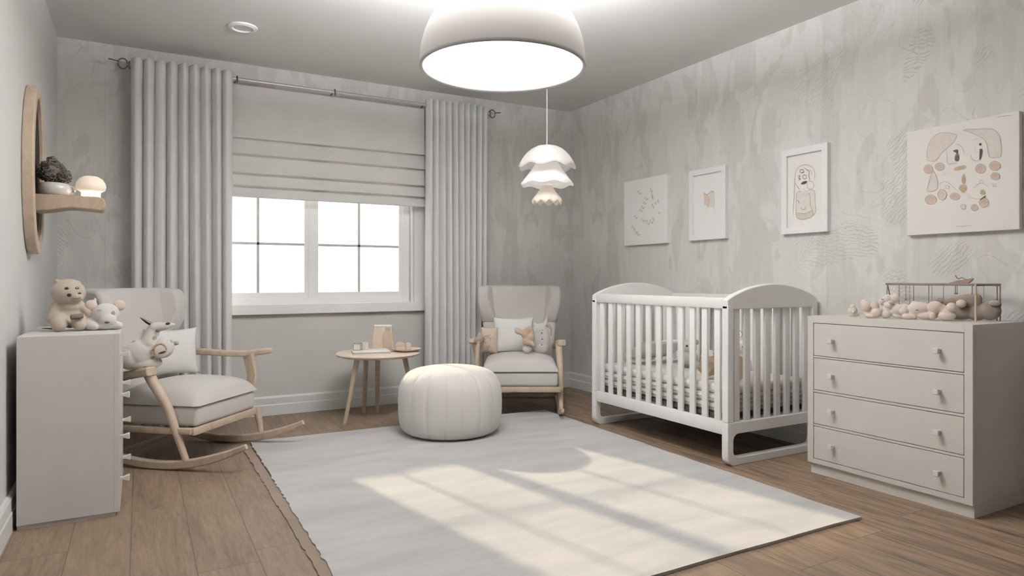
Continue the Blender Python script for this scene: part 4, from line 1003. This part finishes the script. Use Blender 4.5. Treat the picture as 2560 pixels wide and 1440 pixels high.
MB().lathe([(.0001, 0), (.044, 0), (.044, .003), (.04, .005), (.041, .03), (.0001, .03)], seg=40, wob=lambda r, z, t, i: (r * (1 + (.04 * math.sin(14 * t) if .004 < z < .031 else 0)), z)).build('lamp_base', 'mushbase', ml)
MB().lathe([(.0001, .028), (.048, .03), (.061, .038), (.066, .055), (.062, .075), (.05, .094), (.03, .106), (.0001, .11)], seg=48).build('lamp_cap', 'mush', ml, angle=180)

# ------------------------------------------------------------------ soft toys
def look(x, y): return -math.atan2(x, y)                 # turn a toy's front (-y) back along the sight line towards the room
def toy(name, label, cat, x, y, z, rz=None, group=None): return thing(name, label, cat, (x, y, z), look(x, y) if rz is None else rz, group)
def capsule(m, a, b_, ra, rb, n=7):
    a, b_ = Vector(a), Vector(b_)
    for i in range(n + 1):
        k = i / n; m.ell(a.lerp(b_, k), ra + (rb - ra) * k, u=14, v=10)

# seated bear on the white chest
T1 = .7855
t = toy('seated_plush_bear', 'tan plush bear sitting upright on the tall white chest', 'plush toy', -.285, 3.63, T1)
m = MB(); hc, hr = (.002, 0, .172), (.069, .060, .056)
m.ell(hc, hr); m.ell((.002, .0, .20), (.048, .045, .035)); m.ell((.034, -.042, .15), (.026, .022, .018))
m.ell((.008, .005, .075), (.052, .044, .066)); m.ell((.012, -.006, .105), (.046, .036, .03))
capsule(m, (-.045, -.004, .112), (-.066, -.018, .052), .021, .017); capsule(m, (.045, -.004, .112), (.085, -.022, .07), .021, .018); capsule(m, (.085, -.022, .07), (.104, -.03, .03), .018, .015)
capsule(m, (-.03, -.028, .046), (-.034, -.062, .032), .037, .032); capsule(m, (.04, -.02, .04), (.045, -.056, .027), .036, .027)
m.ell((-.043, .0, .226), (.012, .009, .009)); m.ell((.04, .01, .219), (.010, .008, .008))
m.build('bear_body', 'taupe', t, remesh=.0045, iters=6)
for dx, dz in ((-.004, .19), (.036, .194), (.004, .163), (.045, .166)):
    d = Vector((dx - hc[0], -.05, dz - hc[2])); bead('eye', hc, hr, d, (.0085, .006) if dz > .18 else (.009, .0085), 'black', t)
MB().tube([(.018, -.0615, .147), (.030, -.0645, .1445), (.046, -.0615, .149)], .0014, 6).build('mouth', 'patch', t)
MB().box((.008, -.088, .055), (.058, -.066, .077), .006, rot=Euler((R(-25), R(-6), R(8))).to_matrix()).build('patch', 'patch', t)
MB().tube([(-.06, .03, .008), (-.085, .01, .012), (-.1, .0, .014)], [.004, .003, .001], 6).build('tail', 'patch', t)

t = toy('lying_plush_bear', 'pale grey plush bear with peach ears lying on the chest', 'plush toy', -.152, 3.62, T1)
m = MB(); hc, hr = (.014, -.01, .073), (.057, .048, .049)
m.ell(hc, hr); m.ell((.022, -.045, .046), (.036, .028, .030))
capsule(m, (-.03, .0, .034), (-.062, .0, .03), .034, .028); capsule(m, (-.06, -.014, .026), (-.03, -.048, .018), .026, .018); capsule(m, (.04, -.02, .02), (.066, -.035, .018), .022, .018); m.ell((.01, -.02, .02), (.06, .04, .02))
m.build('bear_body', 'lightgrey', t, remesh=.004, iters=6)
for x, z, tip in ((-.044, .112, 1), (.068, .110, 0)):
    e = MB().ell((x, .0, z), (.026, .014, .026))
    if tip: e.ell((x + .016, .0, z + .022), (.007, .006, .014))
    e.build('ear', 'peach', t, remesh=.003, iters=3)
bead('eye', hc, hr, (.036, -.05, .003), (.009, .012), 'greyspot', t, .3)
MB().tube([(-.022, -.046, .088), (-.014, -.051, .093), (-.004, -.0535, .090)], .0016, 6).build('closed_eye', 'greyspot', t)
bead('nose', (.022, -.045, .046), (.036, .028, .030), (-.004, -.03, -.012), (.011, .0055), 'patch', t)

# left chair: pillow and spotted deer-like toy
def pillow(name, label, loc, rz, tilt, w, h, th, mat, cat='cushion', group=None, pinch=.09):
    N = 28
    def fn(sgn):
        def g(u, v):
            a, b_ = 2 * u - 1, 2 * v - 1
            x = w / 2 * a * (1 - pinch * (1 - b_ * b_)); z = h / 2 * b_ * (1 - pinch * (1 - a * a))
            e = max(0, 1 - abs(a) ** 2.6) ** .62 * max(0, 1 - abs(b_) ** 2.6) ** .62
            return (x, sgn * th / 2 * e, z + h / 2)
        return g
    m = MB(); m.grid(fn(1), N, N); m.grid(fn(-1), N, N)
    bmesh.ops.remove_doubles(m.bm, verts=m.bm.verts[:], dist=1e-5)
    o = m.build(name, mat, None, angle=180); o.location = loc; o.rotation_euler = Euler((tilt, 0, rz), 'XYZ')
    return tag(o, label, cat, group)
pillow('throw_pillow', 'white square throw pillow on the rocking chair left of window', (.175, 4.478, .440), R(14), R(-10), .30, .285, .11, 'pillow', group='white throw pillows')
pillow('throw_pillow', 'white square throw pillow in the middle of the corner rocking chair', (2.572, 4.580, .437), R(-29), R(-12), .325, .285, .10, 'pillow', group='white throw pillows')

t = toy('spotted_plush_deer', 'spotted cream plush deer with dark horn on left rocking chair', 'plush toy', .078, 4.09, .520)
t.scale = (1.06, 1.0, .95)
m = MB()
m.ell((-.07, 0, .11), (.085, .055, .078), (0, R(-28), 0)); m.ell((-.118, .0, .09), (.055, .05, .075)); m.ell((.03, -.012, .135), (.054, .045, .062)); m.ell((-.05, 0, .05), (.08, .045, .042))
capsule(m, (-.035, .0, .16), (-.012, -.008, .245), .048, .028); capsule(m, (-.005, -.012, .25), (.045, -.03, .258), .03, .021); capsule(m, (.045, -.03, .26), (.078, -.036, .264), .019, .010)
m.build('deer_body', 'spotgiraffe', t, remesh=.0045, iters=6)
MB().tube([(-.022, -.01, .268), (-.045, -.012, .285), (-.072, -.012, .308)], [.010, .009, .002], 10).build('horn', 'black', t)
MB().ell((.052, -.0495, .2725), (.011, .004, .007), (0, R(-8), 0)).build('eye', 'black', t)
MB().ell((.006, -.0445, .232), (.008, .004, .007)).build('nostril', 'patch', t)
sw = [(.022 + (.043 - .0035 * k) * math.cos(R(200 - 33 * k)), -.0585 - .0006 * k, .122 + (.052 - .0042 * k) * math.sin(R(200 - 33 * k))) for k in range(11)]
MB().tube(catmull(sw, 3), .006, 8, flat=.7).build('swirl_applique', 'ring', t)
MB().ell((.022, -.056, .118), (.034, .012, .040)).build('belly_patch', 'beige', t)
MB().ell((.026, -.0685, .112), (.018, .004, .005), (0, R(-20), 0)).build('mouth', 'black', t)
MB().ell((.088, -.008, .155), (.016, .012, .012)).build('paw', 'greyspot', t)

# right chair
o = pillow('throw_pillow', 'small cream pillow with curly rosette stitching beside the left arm', (2.392, 4.652, .435), R(-40), R(-6), .135, .205, .10, 'creampillow', pinch=.05)
m = MB(); r_ = random.Random(5)
for k in range(9):
    cx_, cz_ = r_.uniform(-.032, .036), r_.uniform(.03, .14); a0 = r_.uniform(0, 6)
    pts = []
    for i in range(9):
        a = a0 + i * .55; q = .016 - .0012 * i; x, z = cx_ + q * math.cos(a), cz_ + q * math.sin(a)
        A, B = x / .0675, (z - .1025) / .1025
        e = max(0, 1 - abs(A) ** 2.6) ** .62 * max(0, 1 - abs(B) ** 2.6) ** .62
        pts.append((x, -.05 * e - .001, z))
    m.tube(catmull(pts, 2), .0022, 6)
m.build('rosette_stitching', 'oakdark', o)

t = toy('long_eared_plush', 'small tan long eared plush in front of the white pillow', 'plush toy', 2.580, 4.380, .450)
m = MB(); hc, hr = (-.006, 0, .152), (.044, .038, .040)
m.ell(hc, hr); m.ell((.006, 0, .095), (.045, .038, .05)); m.ell((.022, -.006, .13), (.036, .034, .04))
capsule(m, (-.04, -.004, .155), (-.072, -.004, .172), .018, .024); capsule(m, (.0, -.01, .185), (.02, -.016, .19), .018, .020); capsule(m, (.03, -.01, .175), (.042, -.012, .12), .02, .017)
capsule(m, (.02, -.02, .085), (.046, -.035, .07), .02, .013)
m.build('plush_body', 'tan', t, remesh=.0045, iters=5)
MB().ell((.0, .0, .034), (.034, .034, .034)).build('foot', 'palegrey', t)
MB().ell((-.078, -.016, .178), (.016, .013, .024), (0, R(-25), 0)).build('ear', 'palegrey', t)
MB().ell((.006, -.032, .175), (.017, .008, .019)).build('ear_lining', 'ring', t)
MB().tube([(-.02, -.037, .075), (.01, -.043, .066), (.04, -.04, .05)], .0025, 6).build('collar', 'patch', t)

t = toy('button_plush', 'tall pale grey plush with dark button dots by right arm', 'plush toy', 2.738, 4.428, .431)
m = MB(); bc, br = (0, 0, .12), (.066, .045, .125)
m.ell(bc, br); m.ell((-.01, .0, .19), (.06, .042, .05)); m.ell((.0, -.006, .05), (.06, .045, .05)); capsule(m, (.028, .0, .23), (.04, .0, .285), .022, .007); capsule(m, (-.045, .0, .225), (-.055, .0, .24), .018, .012)
m.build('plush_body', 'lightgrey', t, remesh=.0045, iters=5)
capm = MB(); capsule(capm, (.045, -.01, .235), (.078, -.014, .20), .014, .010); capsule(capm, (.078, -.014, .20), (.075, -.014, .15), .010, .008); capm.build('ear', 'taupe', t, remesh=.003, iters=3)
for x, z in ((-.042, .205), (.006, .207), (.003, .172), (.006, .122), (.003, .074)):
    bead('button', bc, br, (x * 1.0, -.045, z - .12), (.0055, .005), 'black', t, inset=-.001)

# crib toys
BZ = .428
t = toy('faceted_plush_egg', 'caramel faceted egg shaped plush with cream top in crib', 'plush toy', 2.925, 2.86, BZ)
m = MB().ico((0, 0, .083), (.066, .06, .084), 1, (.3, .2, .5)); m.build('egg_body', 'caramel', t, smooth=False, bevel=.003)
m = MB().ico((.0, .004, .135), (.048, .046, .045), 1, (.1, .5, .2)); m.build('egg_cap', 'bedding', t, smooth=False, bevel=.003)
t = toy('wooden_toy', 'flat tan wooden toy leaning on slats of the near crib end', 'toy', 2.975, 2.685, BZ)
fp = [(-.022, .0), (.0, -.0), (.028, .035), (.05, .09), (.05, .125), (.02, .15), (.0, .155), (-.03, .15), (-.035, .11), (-.03, .06), (-.045, .03)]
MB().prism([(a, b_) for a, b_ in fp], lambda a, b_, d: (a, d + (.155 - b_) * -.12, b_), -.012, .012).build('toy_body', 'caramel', t, bevel=.004, angle=35)
MB().ell((-.004, -.013, .14), (.014, .006, .02)).build('spot', 'paperwarm', t)
MB().tube([(-.034, -.033, .068), (-.01, -.031, .05), (.005, -.032, .033)], .0022, 6).build('seam', 'patch', t)
t = toy('white_plush_rabbit', 'tall white plush rabbit standing behind near end crib slats', 'plush toy', 3.14, 2.82, BZ)
m = MB(); m.ell((0, 0, .075), (.055, .05, .078)); hc, hr = (0, 0, .18), (.046, .042, .048); m.ell(hc, hr); capsule(m, (-.022, 0, .215), (-.028, 0, .28), .016, .012); capsule(m, (.024, 0, .215), (.03, .0, .27), .016, .012); capsule(m, (-.05, -.02, .1), (-.06, -.04, .06), .017, .014); capsule(m, (.05, -.02, .1), (.06, -.04, .06), .017, .014)
m.build('rabbit_body', 'pillow', t, remesh=.0045, iters=5)
for x in (-.018, .02): bead('eye', hc, hr, (x, -.05, .01), .005, 'greyspot', t)
MB().tube([(.0 + .018 * math.cos(2 * PI * k / 16) - .004, -.02, .262 + .022 * math.sin(2 * PI * k / 16)) for k in range(16)], .0022, 6, close=True).build('ring_tag', 'greyspot', t)
t = toy('grey_plush_animal', 'grey plush animal with dark eye at the middle of crib', 'plush toy', 3.19, 3.30, BZ)
m = MB(); m.ell((0, 0, .06), (.062, .05, .062)); hc, hr = (.005, -.005, .135), (.05, .044, .046); m.ell(hc, hr); capsule(m, (.03, -.03, .12), (.038, -.05, .08), .02, .014); capsule(m, (-.045, -.03, .03), (-.05, -.06, .02), .022, .018); capsule(m, (.045, -.03, .03), (.05, -.06, .02), .022, .018)
m.build('plush_body', 'palegrey', t, remesh=.0045, iters=5)
for x in (-.05, .052): MB().ell((x, .0, .17), (.016, .01, .018)).build('ear', 'greyspot', t)
for x in (-.016, .028): bead('eye', hc, hr, (x, -.045, .016), .008, 'black', t)
# folded blanket bump at the far end of the crib
t = pillow('crib_pillow', 'flat ivory pillow lying at the far end of crib', (3.15, 3.70, BZ + .03), 0, R(-62 + 90 - 90), .5, .30, .07, 'bedding')
t.rotation_euler = (R(62), 0, 0)

# toys on the greige chest
GT = .8265
def lump(name, label, x, y, mat, blobs, base, cx_, extra=(), k=.000335, dep=.8, group=None, s=1.):
    t = toy(name, label, 'plush toy', x, y, GT, group=group)
    m = MB()
    for (px, py, rx, ry, *o) in blobs:
        off = o[0] if o else 0.
        m.ell(((px - cx_) * k, off, max((base - py) * k, ry * k * .96)), (rx * k, min(rx, ry) * k * dep, ry * k))
    m.build('plush_body', mat, t, remesh=.0032, iters=3)
    for (nm, mt, px, py, rx, ry, off) in extra:
        MB().ell(((px - cx_) * k, off, (base - py) * k), (rx * k, min(rx, ry) * k * .8, ry * k)).build(nm, mt, t)
    return t
lump('plush_lamb', 'pale tiny plush at the left end of toy heap', 3.19, 2.125, 'beige', [(290, 570, 42, 50), (340, 560, 50, 60), (320, 500, 40, 45), (360, 620, 60, 30), (300, 625, 45, 25)], 650, 330, [('snout', 'pillow', 330, 580, 18, 24, -.016)])
lump('plush_bear', 'pink beige plush with round head, second from left in heap', 3.175, 2.02, 'pink', [(470, 500, 82, 88), (440, 450, 55, 40), (570, 490, 60, 70, -.01), (590, 590, 72, 66, -.02), (480, 610, 60, 50), (500, 640, 70, 26, -.02)], 662, 520, [('ear', 'beige', 430, 440, 50, 48, .012), ('mouth', 'patch', 515, 515, 6, 14, -.026)])
lump('knotted_plush', 'beige knotted plush standing tallest in the toy heap', 3.225, 1.94, 'beige', [(730, 400, 62, 70), (830, 390, 56, 66, -.008), (660, 440, 40, 60), (755, 490, 72, 50, -.01), (880, 550, 92, 78, -.012), (720, 560, 70, 60), (710, 630, 70, 50, -.016), (880, 640, 90, 40, -.01), (800, 590, 60, 60)], 682, 800, [('knot', 'pink', 770, 440, 30, 26, -.03), ('stitch', 'patch', 665, 405, 20, 5, -.016)])
lump('crescent_plush', 'cream crescent shaped plush in the middle of toy heap', 3.255, 1.835, 'beige', [(1190, 540, 150, 98), (1020, 510, 46, 36), (1130, 470, 45, 40), (1000, 580, 60, 55, -.01), (1060, 655, 90, 36, -.02), (1290, 640, 130, 55, -.012), (1130, 600, 100, 70)], 692, 1180, [('foot', 'tan', 1140, 660, 26, 22, -.036), ('mouth', 'patch', 1165, 560, 20, 6, -.028)])
lump('round_plush', 'peach plush with pale pompom hand left of dark plush', 3.262, 1.735, 'pink', [(1450, 530, 100, 90), (1420, 620, 60, 80), (1520, 560, 80, 70), (1590, 645, 105, 62, -.014), (1590, 580, 60, 50, -.01)], 708, 1520, [('pompom', 'beige', 1640, 520, 62, 62, -.018), ('arm', 'peach', 1420, 650, 40, 50, -.026)])
lump('dark_plush_hippo', 'dark taupe big snouted plush under the wire toy rack', 3.375, 1.675, 'darkplush', [(1800, 590, 190, 108), (1900, 430, 170, 100), (1740, 450, 150, 66), (1570, 430, 62, 48), (1980, 400, 90, 80), (2150, 560, 135, 132), (2000, 590, 140, 110), (2230, 470, 55, 60)], 700, 1900, [('ball_nose', 'peach', 1818, 465, 62, 60, -.030), ('ear', 'taupe', 2200, 450, 66, 40, -.026)], k=.000330, dep=.55)

rk = thing('toy_rack', 'thin brown wire and wood rack with hanging strings over toys', 'toy rack', (3.462, 1.85, GT))
RH = .172
MB().box((-.008, -.268, RH - .012), (.008, .268, RH), .002).build('top_bar', 'barwood', rk)
MB().box((-.21, -.272, RH - .011), (.0, -.262, RH - .001), .002).build('end_bar', 'barwood', rk)
for y in (-.268, -.255): MB().tube([(.0, y, 0), (.0, y, RH - .004)], .003, 8).build('leg', 'barwood', rk)
MB().tube([(-.207, -.266, 0), (-.207, -.266, RH - .002)], .0045, 8).build('leg', 'oak', rk)
for a in (-.035, .03): MB().tube([(a, .25, 0), (a * .3, .258, RH * .7), (0, .262, RH - .006)], .003, 8).build('leg', 'barwood', rk)
for y, l, r_ in ((.20, .12, .0022), (.165, .085, .0018), (.145, .11, .0014), (.125, .10, .0022), (.05, .10, .002), (.035, .10, .0014), (-.02, .09, .0016), (-.075, .05, .0018), (-.083, .05, .0018), (-.15, .05, .002), (-.2, .09, .0012)):
    s_ = MB().tube([(0, y, RH - .008), (0.001, y + .001, RH - l)], r_, 6); s_.ell((0.001, y + .001, RH - l), .0042, u=8, v=6); s_.build('hanging_string', 'barwood', rk)
bt = thing('toy_boat', 'small rust brown carved boat ornament on top of the rack', 'ornament', (3.462, 1.745, GT + RH), R(90))
hull = [(-.062, .001), (.03, .0), (.045, .012), (.052, .022), (.02, .018), (-.02, .014)]
MB().prism(hull, lambda a, b_, d: (-a, d, b_), -.007, .007).build('hull', 'rose_leaf', bt, bevel=.002, angle=35)
MB().tube(catmull([(.03, 0, .038), (.018, 0, .022), (.0, 0, .027), (-.02, 0, .018), (-.05, 0, .023)], 4), .0022, 6).build('mast', 'patch', bt)

# ------------------------------------------------------------------ light
w = bpy.data.worlds.new('sky'); bpy.context.scene.world = w; w.use_nodes = True
bg = w.node_tree.nodes['Background']; bg.inputs[0].default_value = (.97, .985, 1.0, 1); bg.inputs[1].default_value = WORLD
def lamp(name, typ, loc, energy, col, **kw):
    d = bpy.data.lights.new(name, typ); d.energy = energy; d.color = col
    for k, v in kw.items(): setattr(d, k, v)
    o = bpy.data.objects.new(name, d); COL.objects.link(o); o.location = loc; return o
s_ = lamp('sun', 'SUN', (1, 9, 5), SUN, (1, .80, .56), angle=R(1.3))
s_.rotation_euler = Vector((.2, -1, -.455)).to_track_quat('-Z', 'Y').to_euler()
u_ = lamp('pendant_uplight', 'AREA', (1.33, 2.46, 2.30), UP, (.978, .985, .985), shape='DISK', size=.5); u_.rotation_euler = (PI, 0, 0)
lamp('pendant_glow', 'POINT', (2.40, 3.81, 1.70), JEL, (1, .96, .92), shadow_soft_size=.04)

# ------------------------------------------------------------------ camera
cam = bpy.data.cameras.new('camera'); co = bpy.data.objects.new('camera', cam); COL.objects.link(co)
cam.sensor_width = 36; cam.lens = 36 * 1665 / 2560; cam.shift_y = -23 / 2560
co.location = (0, 0, 1.02); co.rotation_euler = (R(90), 0, R(-29.2)); cam.clip_start = .02
sc = bpy.context.scene; sc.camera = co
sc.view_settings.view_transform = 'Standard'; sc.view_settings.look = 'None'; sc.view_settings.exposure = EXPO; sc.view_settings.gamma = GAM
